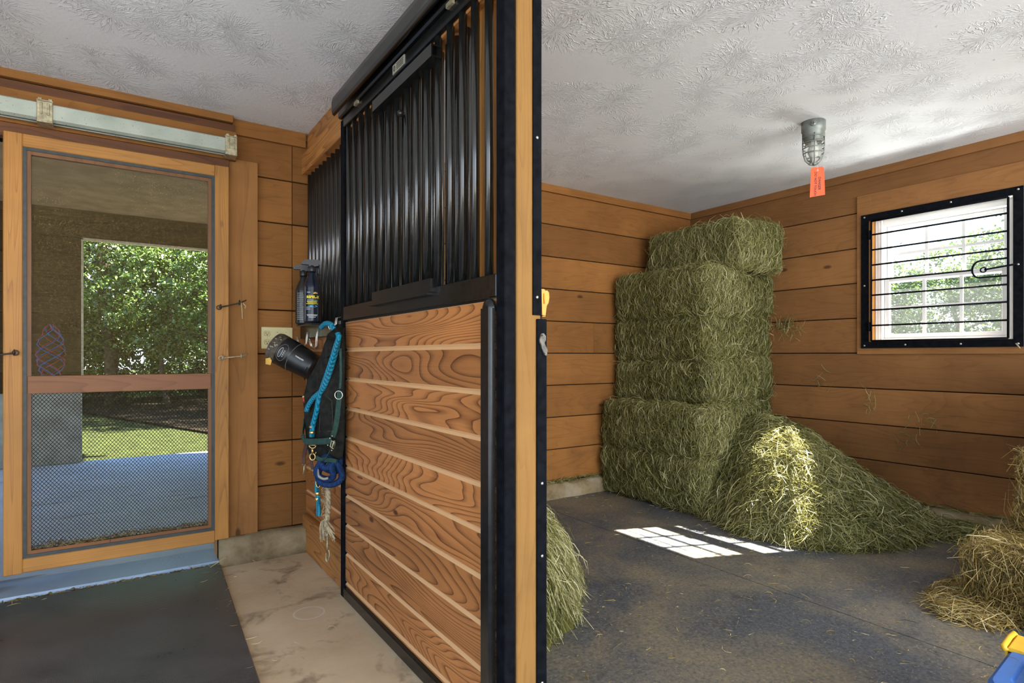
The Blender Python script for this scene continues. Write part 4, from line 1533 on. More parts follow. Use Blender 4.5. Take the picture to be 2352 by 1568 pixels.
def bottle(label, base, body_col, tilt, front, scale=1.0):
    t = thing('spray_bottle', label, 'spray bottle', base, 'spray bottles on the stall-front ledge')
    o = Vector(base); ax = Vector(tilt).normalized()
    nrm = CAMP - (o + ax * .1); nrm -= ax * nrm.dot(ax); nrm.normalize()
    side = ax.cross(nrm)
    mb_ = plain('bottle_plastic_' + front, body_col, .25, 0, .5, .1)
    MB().lathe([(.030, 0), (.039, .002), (.0415, .010), (.0405, .030), (.0405, .175), (.0395, .185), (.034, .205), (.024, .228), (.0175, .240), (.0165, .262)], o, ax, 32).build('bottle', mb_, t)
    MB().lathe([(.0185, .258), (.0195, .262), (.0195, .283), (.015, .290), (.001, .292)], o, ax, 20).build('collar', m_blackp, t)
    # trigger head: nozzle to the left, lever at the right
    def q(x, z, d): return o + ax * z + side * x + nrm * d
    prof = [(-.050, .294), (-.052, .302), (-.030, .318), (.030, .319), (.036, .314), (.036, .296), (.028, .288), (.012, .284), (-.014, .284), (-.016, .292)]
    v = [q(x, z, .015) for x, z in prof] + [q(x, z, -.015) for x, z in prof]
    nn = len(prof)
    hd = MB().add(v, [tuple(range(nn)), tuple(range(2 * nn - 1, nn - 1, -1))] + [(i, (i + 1) % nn, nn + (i + 1) % nn, nn + i) for i in range(nn)], .5)
    for z in (.300, .308):
        hd.add([q(-.045, z, .0165), q(.034, z + .002, .0165), q(.034, z + .005, .0165), q(-.045, z + .003, .0165), q(-.045, z, .014), q(.034, z + .002, .014), q(.034, z + .005, .014), q(-.045, z + .003, .014)],
               [(0, 1, 2, 3), (0, 1, 5, 4), (3, 2, 6, 7)], .5)
    hd.build('spray_head', m_blackp, t)
    MB().tube([q(.024, .288, 0), q(.031, .272, 0), q(.030, .255, 0), q(.036, .240, 0)], [.006, .006, .005, .004], 8).build('trigger', m_blackp, t)
    return t, o, ax, nrm


bz = 1.267
pb = P(717, 745, 'X', .828)
bt, o, ax, nrm = bottle('navy spray bottle in front, with yellow lettering', (.817, 3.014, bz), (.006, .010, .022), (.0, .0, 1), 'front')
R_ = .0408


def decal(bm_pairs, name, mat, par):
    mb = MB()
    for v, f in bm_pairs: mb.add(v, f, .5)
    mb.build(name, mat, par, False)


def lab(s_, size, h, x=0.0, bold=0.0, org=None):
    tv, tf = text_geo(s_, size, bold)
    tv = [(a + x, c) for a, c in tv]
    return bend_to(tv, o, ax, nrm, R_, h), tf


decal([lab('REPEL-X', .0175, .128, .004, .0009)], 'brand_lettering', m_yellow, bt)
rows = []
for h, w, th in ((.113, .026, .0018),):
    v2, f2 = strip2(-w, w, -th / 2, th / 2); rows.append((bend_to(v2, o, ax, nrm, R_, h), f2))
for k in range(3):
    v2, f2 = strip2(-.030, -.008, -.0006, .0006); rows.append((bend_to(v2, o, ax, nrm, R_, .078 - k * .006), f2))
for h, w in ((.040, .027), (.035, .024), (.028, .017)):
    v2, f2 = strip2(-w, w, -.0011, .0011); rows.append((bend_to(v2, o, ax, nrm, R_, h), f2))
v2, f2 = strip2(-.026, -.008, -.0012, .0012); rows.append((bend_to(v2, o, ax, nrm, R_, .152), f2))
decal(rows, 'small_white_print', m_white, bt)
rows = []
for h, w in ((.106, .026), (.101, .023), (.095, .030)):
    v2, f2 = strip2(-w, w, -.0013, .0013); rows.append((bend_to(v2, o, ax, nrm, R_, h), f2))
decal(rows, 'small_yellow_print', m_yellow, bt)
el = [(.006 + .019 * math.cos(a), .0055 * math.sin(a)) for a in [2 * math.pi * i / 20 for i in range(20)]]
decal([(bend_to(el, o, ax, nrm, R_, .083), [tuple(range(20))])], 'blue_oval', m_cyan, bt)
hs = [(.004, .000), (.012, .006), (.020, .005), (.028, .001), (.026, -.003), (.018, -.001), (.012, -.004), (.006, -.004)]
decal([(bend_to(hs, o, ax, nrm, R_, .148), [tuple(range(8))])], 'gold_mark', m_gold, bt)

pb2 = P(701, 748, 'X', .800)
bt2, o, ax, nrm = bottle('grey-black spray bottle behind, turned to show fine white print', (.824, 3.207, bz), (.018, .018, .018), (.0, .0, 1), 'rear')
rows = []
rr = random.Random(3)
for k in range(14):
    h = .165 - k * .0105
    x0 = -.034; x1 = rr.uniform(-.006, .012)
    v2, f2 = strip2(x0, x1, -.0013, .0013); rows.append((bend_to(v2, o, ax, nrm, R_, h), f2))
decal(rows, 'small_white_print', plain('faded_white_print', (.42, .42, .40), .5), bt2)

# bright wire tack hooks below the ledge
def tack_hook(label, top, length, out=.05, gap=.010):
    t = thing('tack_hook', label, 'tack hook', top, 'wire tack hooks on the stall front')
    x, y, z = top
    for d in (-gap, gap):
        MB().tube([(x + .02, y + d, z + .01), (x, y + d, z + .006), (x - .004, y + d, z - length * .6), (x - .006, y + d, z - length), (x - .02, y + d, z - length - .018), (x - out, y + d, z - length - .004), (x - out - .01, y + d, z - length + .03)], .0026, 8).build('wire', M['chrome'], t)
    MB().tube([(x - out - .01, y - gap, z - length + .03), (x - out - .013, y, z - length + .036), (x - out - .01, y + gap, z - length + .03)], .0026, 8).build('tip', M['chrome'], t)
    return t


hk = P(729, 757, 'X', .862)
tack_hook('long wire tack hook straight below the navy spray bottle', (.862, hk.y, 1.24), .085, .03)
hk2 = P(706, 772, 'X', .862)
tack_hook('wire tack hook below the grey-black spray bottle, holding the black hoof boot', (.862, hk2.y, 1.225), .055, .045)
hk3 = P(773, 740, 'X', .862)
tack_hook('wire tack hook at the top of the black canvas bag, by the stall door', (.862, hk3.y, 1.275), .045, .03)

# black hoof boot hanging by its straps
A = Vector((.672, 3.20, 1.155)); Bv = Vector((.815, 3.09, 1.058))
hb = thing('hoof_boot', 'round black hoof boot with a scuffed grey end, hung slanting beside the outlet', 'hoof boot', A)
ax = (Bv - A); Lb = ax.length; ax.normalize()
Lt = .255
nrm = CAMP - (A + Bv) / 2; nrm -= ax * nrm.dot(ax); nrm.normalize(); sd = ax.cross(nrm)
mbk = plain('black_rubber', (.010, .010, .010), .32, 0, .5, .5, 30)
mgr = plain('scuffed_grey_rubber', (.075, .062, .045), .6, 0, .3, .5, 55, .3)
MB().lathe([(.001, -.001), (.060, 0), (.074, .006), (.0790, .02), (.0790, .055), (.0775, .058)], A, ax, 32, .5).build('sole_band', mgr, hb)
MB().lathe([(.0765, .050), (.0780, .06), (.0780, .120), (.0755, .124), (.0755, .130), (.0745, .134), (.072, .19), (.067, .235), (.064, Lt), (.054, Lt + .002), (.050, .20), (.001, .19)], A, ax, 32, .5).build('shell', mbk, hb)
MB().tube([A + ax * .128 + (nrm * math.cos(a) + sd * math.sin(a)) * .0768 for a in [2 * math.pi * i / 32 for i in range(32)]], .0018, 6, closed=True).build('rim_line', plain('grey_piping', (.16, .15, .12), .5), hb)
# raised panel with the oval badge
pv, pf = [], []
el = [(.046 * math.cos(a), .026 * math.sin(a) - .0) for a in [2 * math.pi * i / 28 for i in range(28)]]
MB().tube([p for p in bend_to(el, A, ax, nrm, .078, .088, .12, .001)], .0016, 6, closed=True).build('panel_seam', plain('seam_grey', (.14, .13, .10), .5), hb)
el = [(.026 * math.cos(a), .008 * math.sin(a)) for a in [2 * math.pi * i / 20 for i in range(20)]]
MB().tube(bend_to(el, A, ax, nrm, .078, .080, .15, .0012), .0010, 6, closed=True).build('oval_badge', m_white, hb)
rows = []
for k in range(4):
    v2, f2 = strip2(-.018 + k * .010, -.012 + k * .010, -.003, .003, 1)
    rows.append((bend_to(v2, A, ax, nrm, .078, .097, .15, .0012), f2))
decal(rows, 'badge_print', plain('grey_print', (.30, .28, .22), .5), hb)
tv, tf = text_geo('TWINGARD', .0088, .0003)
# lettering runs along the boot's axis
tv2 = [(-(y), x) for x, y in tv]
ptx = []
for x, y in tv2:
    h = .178 + y
    rad = .0745 - (h - .134) * .075
    a = -.10 + x / .07
    ptx.append(A + ax * h + (nrm * math.cos(a) + sd * math.sin(a)) * (rad + .0025))
decal([(ptx, tf)], 'lettering', m_white, hb)
rows = []
rr = random.Random(9)
for k in range(11):
    a = -.75 + rr.random() * 1.2; h = .018 + rr.random() * .03
    v2, f2 = strip2(-.003, .003, -.004, .004, 2)
    rows.append((bend_to(v2, A, ax, nrm, .079, h, a, .0008), f2))
decal(rows, 'scuff_studs', plain('pale_scuffs', (.30, .26, .19), .6), hb)
tp = [P(610, 823, 'Y', 3.14), P(620, 821, 'Y', 3.14), P(624, 828, 'Y', 3.14), P(621, 838, 'Y', 3.14), P(610, 836, 'Y', 3.14)]
b = MB().prism([(p.x, p.z) for p in tp], 'Y', 3.138, 3.142, .5)
b.build('yellow_pull_tab', plain('yellow_webbing', (.72, .42, .08), .6), hb)
hp = Vector((.812, hk2.y, 1.158))
for da, w in ((.35, .024), (-.75, .022)):
    st0 = A + ax * .17 + (nrm * math.cos(2.2 + da) + sd * math.sin(2.2 + da)) * .073
    st1 = A + ax * .235 + (nrm * math.cos(1.1 + da) + sd * math.sin(1.1 + da)) * .068
    MB().strap([st1, st1.lerp(hp, .5) + Vector((-.006, 0, .006)), hp + Vector((0, .01 * da, .0))], w, .003, (0, 1, .4)).build('strap', m_strap, hb)

# black canvas bag: hangs in a slightly turned plane against the stall front
PA, PB = Vector((.745, 2.82, 0)), Vector((.845, 2.57, 0))
E1 = (PB - PA).normalized()                    # along the bag, towards the camera side
PN = Vector((-.928, -.371, 0))                 # out of the wall


def H(px, py, dx=0.0):
    """point seen at a pixel on the bag's face plane; dx > 0 lies deeper"""
    u, v = (px - 1176) / 1346.0, (818 - py) / 1346.0
    d = Vector((_s + u * _c, _c - u * _s, v))
    o = PA + PN * (.046 - dx)
    t = (o - CAMP).dot(PN) / d.dot(PN)
    return CAMP + d * t


cb = thing('canvas_bag', 'black canvas bag hanging beside the stall door behind the teal rope', 'bag', (.81, 2.65, 1.235))
lv = [(744, 774, 783, .008), (752, 768, 787, .014), (768, 757, 789, .022), (790, 745, 790, .028), (815, 736, 790, .031), (845, 724, 790, .033), (872, 714, 790, .034),
      (900, 707, 790, .035), (945, 704, 790, .035), (990, 705, 789, .034), (1022, 708, 788, .031), (1045, 713, 786, .024), (1052, 722, 782, .012)]
rings = []
for py, x0, x1, th in lv:
    p0, p1 = H(x0, py, .046), H(x1, py, .046)
    z = (p0.z + p1.z) / 2
    hw = ((p1 - p0) * Vector((1, 1, 0))).length / 2
    mid = (p0 + p1) / 2
    rg = []
    for k in range(36):
        a = 2 * math.pi * k / 36
        s1 = hw * math.copysign(abs(math.cos(a)) ** .8, math.cos(a))
        fold = .010 * math.sin(s1 * 46 + z * 7) * min(1, max(0, 1.25 - z) * 5) + .007 * mnoise.noise(Vector((s1 * 20, z * 9, 3)))
        q = mid + E1 * s1 + PN * (-th * math.sin(a) + (fold if math.sin(a) < 0 else fold * .2))
        q.z = p0.z + (p1.z - p0.z) * (s1 / hw * .5 + .5) + (.010 * math.sin(s1 * 40) if py > 1030 else 0)
        rg.append(q)
    rings.append(rg)
MB().loft(rings, .5, True).build('body', m_cloth, cb)
b = MB()
b.strap([H(782, 752, .012), H(770, 775, .004), H(757, 795, .002), H(748, 806, .006)], .075, .005, (E1.x * .55, E1.y * .55, .83))
b.build('flap', m_cloth, cb)
b = MB()
pk = [(736, 915), (746, 906), (762, 920), (765, 990), (734, 990)]
for i in range(len(pk)):
    (x0, y0), (x1, y1) = pk[i], pk[(i + 1) % len(pk)]
    b.tube([H(x0, y0, .010), H((x0 + x1) / 2, (y0 + y1) / 2, .008), H(x1, y1, .010)], .0014, 6)
b.build('pocket_seam', plain('grey_seam', (.05, .05, .042), .8), cb)


def smooth_path(pts, n=8):
    pts = [Vector(p) for p in pts]
    out = []
    for i in range(len(pts) - 1):
        p0, p1, p2, p3 = pts[max(i - 1, 0)], pts[i], pts[i + 1], pts[min(i + 2, len(pts) - 1)]
        for k in range(n):
            t = k / n
            out.append(.5 * ((2 * p1) + (p2 - p0) * t + (2 * p0 - 5 * p1 + 4 * p2 - p3) * t * t + (3 * p1 - p0 - 3 * p2 + p3) * t ** 3))
    out.append(pts[-1])
    return out


m_teal = mat_rope('teal_braid', (.004, .055, .10), (.020, .30, .46))
m_blue = mat_rope('blue_braid', (.004, .016, .065), (.009, .042, .14))
m_green = plain('dark_green_webbing', (.022, .056, .044), .7, 0, .25, .3, 60, .2)
lr = thing('lead_rope', 'teal braided lead rope draped over the black canvas bag, with a brass snap', 'lead rope', H(750, 750))
MB().tube(smooth_path([H(738, 752, .03), H(748, 743, .012), H(760, 745, .005), H(768, 757, .01), H(778, 772), H(770, 800), H(756, 845), H(742, 885), H(733, 912), H(727, 945), H(719, 975), H(716, 1003)]), .0118, 12).build('rope', m_teal, lr)
MB().tube(smooth_path([H(780, 768, .012), H(772, 806, .010), H(757, 858, .008), H(742, 893, .004), H(722, 912, -.002), H(709, 930, -.004), H(704, 944, -.004)]), .0115, 12).build('rope_tail', m_teal, lr)
for y in (980, 993):
    p = H(717, y)
    MB().lathe([(.0128, -.005), (.0135, -.003), (.0135, .003), (.0128, .005)], p, (0, .12, 1), 14).build('ferrule', M['brass'], lr)


FV = Vector((.80, -.60, 0))      # faces the viewer: rings and snaps hang turned a little out of the wall


def snap(par, p, s=1.0, mat='brass', d=(0, 0, -1)):
    p = Vector(p)
    b = MB().tube([p + FV * (.014 * s * math.cos(a)) + Vector((0, 0, .012 * s * math.sin(a))) for a in [math.pi + math.pi * i / 8 for i in range(9)]], .0028 * s, 8)
    b.tube([p - FV * (.014 * s), p + FV * (.014 * s)], .0024 * s, 8)
    b.tube([p + Vector((0, 0, -.012 * s)), p + Vector((0, 0, -.034 * s))], .005 * s, 8)
    b.tube([p + FV * (.011 * s * math.sin(a)) + Vector((0, 0, -.046 * s + .013 * s * math.cos(a))) for a in [2 * math.pi * i / 14 for i in range(14)]], .0034 * s, 8, closed=True)
    b.tube([p + FV * (.010 * s) + Vector((0, 0, -.036 * s)), p + FV * (.015 * s) + Vector((0, 0, -.026 * s))], .002 * s, 6)
    return b.build('snap', M[mat], par)


snap(lr, H(718, 1022, -.006), 1.15)

ha = thing('halter', 'dark green webbing halter hanging in front of the black canvas bag', 'halter', H(735, 1010))
hx = -.010
MB().strap(smooth_path([H(706, 960, .03), H(700, 972, .015), H(696, 990, hx), H(697, 1006, hx - .004), H(704, 1013, hx - .008), H(720, 1014, hx - .010), H(745, 1013, hx - .008), H(762, 1011, hx)]), .027, .003, (0, .1, 1)).build('noseband', m_green, ha)
MB().strap(smooth_path([H(781, 897, hx), H(778, 925, hx), H(775, 955, hx), H(770, 985, hx), H(764, 1003, hx)]), .022, .003, tuple(FV)).build('cheek_strap', m_green, ha)
MB().strap(smooth_path([H(781, 893, hx), H(783, 860, hx + .01), H(782, 800, hx + .02)]), .010, .003, tuple(FV)).build('crown_strap', m_green, ha)
MB().strap(smooth_path([H(726, 1050, hx), H(738, 1055, hx), H(749, 1050, hx), H(758, 1038, hx), H(765, 1024, hx), H(767, 1012, hx)]), .017, .003, (.5, -.3, .7)).build('throat_strap', m_green, ha)
MB().strap(smooth_path([H(746, 1056, hx), H(758, 1056, hx), H(772, 1059, hx)]), .018, .003, (0, .1, 1)).build('chin_strap', m_green, ha)
p = H(778, 907, hx - .004)
MB().tube([p + FV * (.017 * math.cos(a)) + Vector((0, 0, .018 * math.sin(a))) for a in [2 * math.pi * i / 18 for i in range(18)]], .0022, 8, closed=True).build('ring', M['chrome'], ha)
p = H(764, 1021, hx - .006)
b = MB().tube([p + FV * (.012 * math.cos(a)) + Vector((0, 0, .020 * math.sin(a))) for a in [2 * math.pi * i / 4 + .4 for i in range(4)]], .0022, 8, closed=True)
b.tube([p + FV * .008 + Vector((0, 0, .018)), p - FV * .004 + Vector((0, 0, -.016))], .003, 8)
b.build('buckle', M['zinc'], ha)
for x, y in ((763, 1001), (758, 1006), (753, 1022), (762, 1034)):
    q = H(x, y, hx - .012)
    MB().ball(q, .0035, seg=8, rings=6).build('rivet', M['chrome'], ha)

# brown leather strap with a snap, hanging at the far left of the tack
ls = thing('leather_strap', 'dark red-brown leather strap with a slim metal snap left of the halter', 'strap', H(700, 1025))
m_lea = plain('dark_leather', (.055, .018, .010), .5, 0, .35, .3)
MB().strap(smooth_path([H(706, 1012, .012), H(701, 1030, .010), H(698, 1048, .010), H(698, 1064, .010)]), .016, .004, tuple(FV)).build('leather', m_lea, ls)
MB().strap(smooth_path([H(703, 1015, .020), H(711, 1045, .020), H(718, 1078, .018)]), .012, .004, tuple(FV)).build('leather_tail', m_lea, ls)
b = MB().tube([H(694, 1064, .008), H(703, 1064, .008), H(700, 1070, .008), H(697, 1070, .008)], .0018, 6, closed=True)
b.tube([H(699, 1069, .008), H(698, 1080, .008), H(696, 1088, .008)], [.0035, .003, .002], 8)
b.build('snap', M['zinc'], ls)
# thin cord with red cap
co = thing('cord', 'thin black cord with a red plastic cap hanging left of the black bag', 'cord', H(700, 905, .03))
MB().tube(smooth_path([H(706, 870, .03), H(704, 892, .026), H(699, 905, .022), H(697, 918, .02), H(699, 938, .02), H(700, 962, .02)]), .0022, 6).build('line', m_strap, co)
MB().tube([H(697, 912, .018), H(698.5, 918, .018), H(700, 925, .018)], [.003, .006, .004], 8).build('red_cap', plain('red_plastic', (.55, .03, .02), .4), co)
MB().tube([H(696.5, 909, .018), H(697, 913, .018)], .004, 8).build('pale_ferrule', M['almond'], co)

# short teal rope end with brass clamps
tr2 = thing('rope_end', 'short teal rope end with brass clamps hanging below the halter', 'rope', H(730, 1100, .03))
MB().tube(smooth_path([H(729, 1098, .03), H(728, 1125, .03), H(731, 1150, .03), H(732, 1184, .03)]), .0105, 12).build('rope', m_teal, tr2)
MB().tube(smooth_path([H(733, 1050, .028), H(733, 1075, .026), H(732, 1095, .026)]), .008, 12).build('rope_loop', m_teal, tr2)
for y in (1133, 1146):
    MB().lathe([(.0115, -.008), (.0128, -.006), (.0128, .006), (.0115, .008)], H(729.5, y, .03), (0, .0, 1), 14).build('clamp', M['brass'], tr2)
MB().tube([H(731, 1108, .02) + FV * (.011 * math.cos(a)) + Vector((0, 0, .022 * math.sin(a))) for a in [2 * math.pi * i / 14 for i in range(14)]], .003, 8, closed=True).build('ring', M['brass'], tr2)
MB().tube(smooth_path([H(737, 1072, .015), H(740, 1062, .012), H(738, 1056, .012), H(733, 1060, .015)]), .003, 8).build('hook', M['chrome'], tr2)

# coiled dark blue rope
cr = thing('coiled_rope', 'dark blue rope coiled in a knot beside the stall door edge', 'rope', H(760, 1080, .03))
c0 = H(758, 1082, .035)
for k, (ry, rz, dz, dx) in enumerate(((.072, .072, 0, 0), (.050, .052, .01, -.02), (.060, .045, .035, .012))):
    MB().tube([c0 + FV * (ry * .72 * math.cos(a)) + PN * (-dx + .012 * math.sin(a * 2 + k)) + Vector((0, 0, dz + rz * .85 * math.sin(a))) for a in [2 * math.pi * i / 30 for i in range(30)]], .0145, 12, closed=True).build('coil', m_blue, cr)
MB().tube(smooth_path([c0 + PN * .02 - FV * .03 + Vector((0, 0, .05)), c0 + PN * .03 + Vector((0, 0, .02)), c0 + PN * .03 + FV * .03 + Vector((0, 0, .03)), c0 + PN * .01 + FV * .04 + Vector((0, 0, .06))]), .0145, 12).build('tail', m_blue, cr)
MB().tube(smooth_path([c0 + PN * .036 - FV * .026 + Vector((0, 0, .015)), c0 + PN * .04 - FV * .018 + Vector((0, 0, -.014)), c0 + PN * .04 + FV * .004 + Vector((0, 0, -.027)), c0 + PN * .036 + FV * .022 + Vector((0, 0, -.024))]), .006, 8).build('grey_tape', plain('grey_tape', (.28, .26, .24), .6), cr)

# frayed white cotton rope with snap
fr = thing('frayed_rope', 'frayed off-white cotton rope with a rusty snap hanging near the floor', 'rope', H(752, 1115, .05))
m_cot = plain('dirty_cotton', (.44, .35, .22), .9, 0, .1, .35, 80, .4)
FX = .085
b = MB()
for k in range(3):
    pts = []
    for i in range(26):
        s = i / 25
        c = H(752 + 2 * math.sin(s * 5), 1112 + 118 * s, FX)
        pts.append(c + Vector((.007 * math.cos(s * 22 + k * 2.1), .007 * math.sin(s * 22 + k * 2.1), 0)))
    b.tube(pts, .0075, 8)
b.build('rope', m_cot, fr)
rr = random.Random(4)
b = MB()
for k in range(46):
    c = H(752 + rr.uniform(-3, 3), 1112 + 120 * rr.random(), FX)
    d = Vector((rr.uniform(-1, .2), rr.uniform(-1, 1), rr.uniform(-1, .6))) * .018
    b.tube(smooth_path([c, c + d, c + d * 1.2 + Vector((0, 0, -.014)), c + Vector((0, d.y * .4, -.018))], 4), .0014, 5)
b.build('loose_threads', m_cot, fr)
b = MB()
for k in range(70):
    sdn = -1 if k % 2 else 1
    c = H(752, 1192 + rr.random() * 12, FX)
    e = H(752 - sdn * rr.uniform(5, 18), 1215 + rr.random() * 30, FX - rr.uniform(0, .03))
    b.tube(smooth_path([c, c.lerp(e, .4) + Vector((-.012, .012 * sdn, .012)), e], 4), .0017, 5)
b.build('tassel', m_cot, fr)
b = MB().tube([H(752, 1232, FX), H(752, 1250, FX), H(752, 1262, FX)], [.004, .005, .004], 8)
b.tube(smooth_path([H(755, 1262, FX), H(757, 1275, FX), H(752, 1289, FX), H(749, 1284, FX), H(749, 1270, FX)]), .0034, 8)
b.build('snap', M['zinc'], fr)

# blue storage tote with a yellow latch, cut by the right lower corner of the frame
tt = thing('storage_tote', 'blue plastic storage tote with a yellow latch in the lower right corner', 'tote', (2.05, .36, SF))
m_tote = plain('blue_plastic', (.035, .14, .46), .4, 0, .45, .12, 20)
m_ylat = plain('yellow_latch_plastic', (.80, .46, .03), .4, 0, .45, .08)


def rrect(cx, cy, hx_, hy, r_, z, ang, n=6):
    out = []
    for (sx_, sy_, a0) in ((1, 1, 0), (-1, 1, 90), (-1, -1, 180), (1, -1, 270)):
        for i in range(n + 1):
            a = R(a0 + 90 * i / n)
            x, y = sx_ * (hx_ - r_) + r_ * math.cos(a), sy_ * (hy - r_) + r_ * math.sin(a)
            out.append(Vector((cx + x * math.cos(ang) - y * math.sin(ang), cy + x * math.sin(ang) + y * math.cos(ang), z)))
    return out


TC, TA = (1.950, .320), R(5)
def tot(hx_, hy, r_, z): return rrect(TC[0], TC[1], hx_, hy, r_, z, TA)
MB().loft([tot(.255, .175, .05, SF), tot(.275, .19, .05, SF + .1), tot(.285, .20, .05, .335), tot(.27, .185, .05, .336)], .5, False).build('tub', m_tote, tt)
MB().loft([tot(.292, .207, .055, .318), tot(.300, .215, .055, .322), tot(.300, .215, .055, .345), tot(.292, .207, .055, .352), tot(.265, .180, .055, .353), tot(.258, .173, .05, .346),
           tot(.243, .158, .05, .346), tot(.235, .150, .05, .366), tot(.222, .137, .05, .372)], .5, False).build('lid', m_tote, tt)
ct, st_ = math.cos(TA), math.sin(TA)
def TL(x, y, z): return Vector((TC[0] + x * ct - y * st_, TC[1] + x * st_ + y * ct, z))
b = MB()
prof = [(.165, .352), (.165, .358), (.214, .360), (.222, .352), (.222, .305), (.217, .303), (.2165, .350)]
for (xa, xb) in ((-.050, .055),):
    v = [TL(xa, y, z) for y, z in prof] + [TL(xb, y, z) for y, z in prof]
    nn = len(prof)
    b.add(v, [tuple(range(nn)), tuple(range(2 * nn - 1, nn - 1, -1))] + [(i, (i + 1) % nn, nn + (i + 1) % nn, nn + i) for i in range(nn)], .5)
b.tube([TL(-.056, .218, .352), TL(-.054, .224, .360), TL(.02, .225, .362), TL(.058, .224, .360), TL(.06, .218, .352)], .0065, 10)
b.build('latch', m_ylat, tt)
sts = Strands(90)
rg = np.random.default_rng(90)
kk = 46
pts = np.array([list(TL(rg.uniform(-.28, .1), rg.uniform(-.05, .20), .362 if False else .358)) for _ in range(kk)])
th = rg.uniform(0, 6.28, kk)
sts.add(pts, np.stack([np.cos(th), np.sin(th), np.zeros(kk)], 1), rg.uniform(.01, .035, kk), .0016, np.clip(rg.normal(.25, .2, kk), 0, 1))
tag(sts.build('lid_chaff', M['straw']), 'bits of hay lying on the blue tote lid', 'hay litter', None, 'stuff')
# ================================================================== OUTSIDE
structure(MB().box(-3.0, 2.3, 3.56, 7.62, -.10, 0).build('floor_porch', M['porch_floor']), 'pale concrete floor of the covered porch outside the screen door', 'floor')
structure(MB().box(-3.1, 2.4, 3.56, 7.75, 2.62, 2.74).build('ceiling_porch', plain('porch_ceiling_boards', (.22, .14, .075), .8, 0, .2, .2, 6)), 'tan ceiling of the covered porch', 'ceiling')
b = MB()
z = .735
while z < 2.6:
    plank_x(b, 7.55, -3.0, -.305, z, min(z + .2, 2.62), .05, .006)
    z += .2
plank_x(b, 7.55, -.305, 2.3, 2.33, 2.62, .05, .004)
structure(b.build('wall_porch_far', M['porch_wall']), 'dark brown boards of the far porch wall beside its opening', 'wall')
structure(MB().box(-3.0, -.30, 7.50, 7.62, 0, .735, .5, .01).build('baseboard_porch', plain('pale_curb_block', (.36, .35, .28), .85, 0, .2, .25, 6, .3)), 'tall pale concrete base of the far porch wall', 'curb')
b = MB().box(-.306, -.29, 7.54, 7.62, .735, 2.33).box(-.306, 2.3, 7.54, 7.62, 2.312, 2.332)
structure(b.build('trim_porch', plain('cream_trim', (.55, .46, .30), .6)), 'thin cream trim round the porch opening', 'trim')
structure(MB().box(2.3, 2.4, 3.56, 6.9, 0, 2.62).build('wall_porch_sun_block', M['porch_wall']), 'dark right-hand wall of the covered porch', 'wall')  # out of view, added to block the sun from the porch floor

# ground
def ground(name, x0, x1, y0, y1, z, amp, step, mat, label, cat, seed):
    nx, ny = int((x1 - x0) / step) + 1, int((y1 - y0) / step) + 1
    v, f = [], []
    for i in range(nx):
        for j in range(ny):
            x, y = x0 + (x1 - x0) * i / (nx - 1), y0 + (y1 - y0) * j / (ny - 1)
            v.append((x, y, z + (amp if y > 20 or x > 12 else amp * .3) * mnoise.noise(Vector((x * .25, y * .25, seed)))))
    for i in range(nx - 1):
        for j in range(ny - 1):
            f.append((i * ny + j, (i + 1) * ny + j, (i + 1) * ny + j + 1, i * ny + j + 1))
    mb = MB(); mb.add(v, f, .5, True)
    return structure(mb.build(name, mat, None, False), label, cat)


ground('lawn', -40, 60, 7.63, 60, -.09, .05, 2.0, M['lawn'], 'green lawn beyond the porch', 'lawn', 1.0)
ground('lawn_side', 4.6, 60, -30, 7.63, -.09, .05, 2.5, M['lawn'], 'green lawn outside the barred window', 'lawn', 2.0)
# leaf litter under the trees, with shade painted into its colour and near edge
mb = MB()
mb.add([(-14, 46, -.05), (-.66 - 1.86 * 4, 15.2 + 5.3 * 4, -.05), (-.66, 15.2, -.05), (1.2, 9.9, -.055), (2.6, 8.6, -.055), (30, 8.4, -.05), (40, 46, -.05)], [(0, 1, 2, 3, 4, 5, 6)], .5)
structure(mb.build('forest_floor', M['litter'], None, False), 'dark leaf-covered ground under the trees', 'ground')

# red and blue rope net hanging on the far porch wall
t = thing('hay_net', 'red and blue knotted rope hay net hung on the dark porch wall', 'hay net', P(118, 740, 'Y', 7.5))
mr, mbl = plain('red_cord', (.30, .03, .04), .7), plain('blue_cord', (.03, .10, .32), .7)
c0 = P(118, 745, 'Y', 7.49)
rr = random.Random(5)
for mat, nm in ((mr, 'red_cord'), (mbl, 'blue_cord')):
    for k in range(4):
        ph = rr.uniform(0, 6.28)
        pts = []
        for q in range(14):
            s = q / 13
            wd = .02 + .10 * math.sin(math.pi * min(s * 1.1, 1)) ** .7
            pts.append((c0.x + wd * math.sin(ph + s * 9 + k), c0.y - .03 + .03 * math.cos(ph + s * 9), c0.z - .66 * s))
        MB().tube(pts, .0045, 6).build(nm, mat, t)


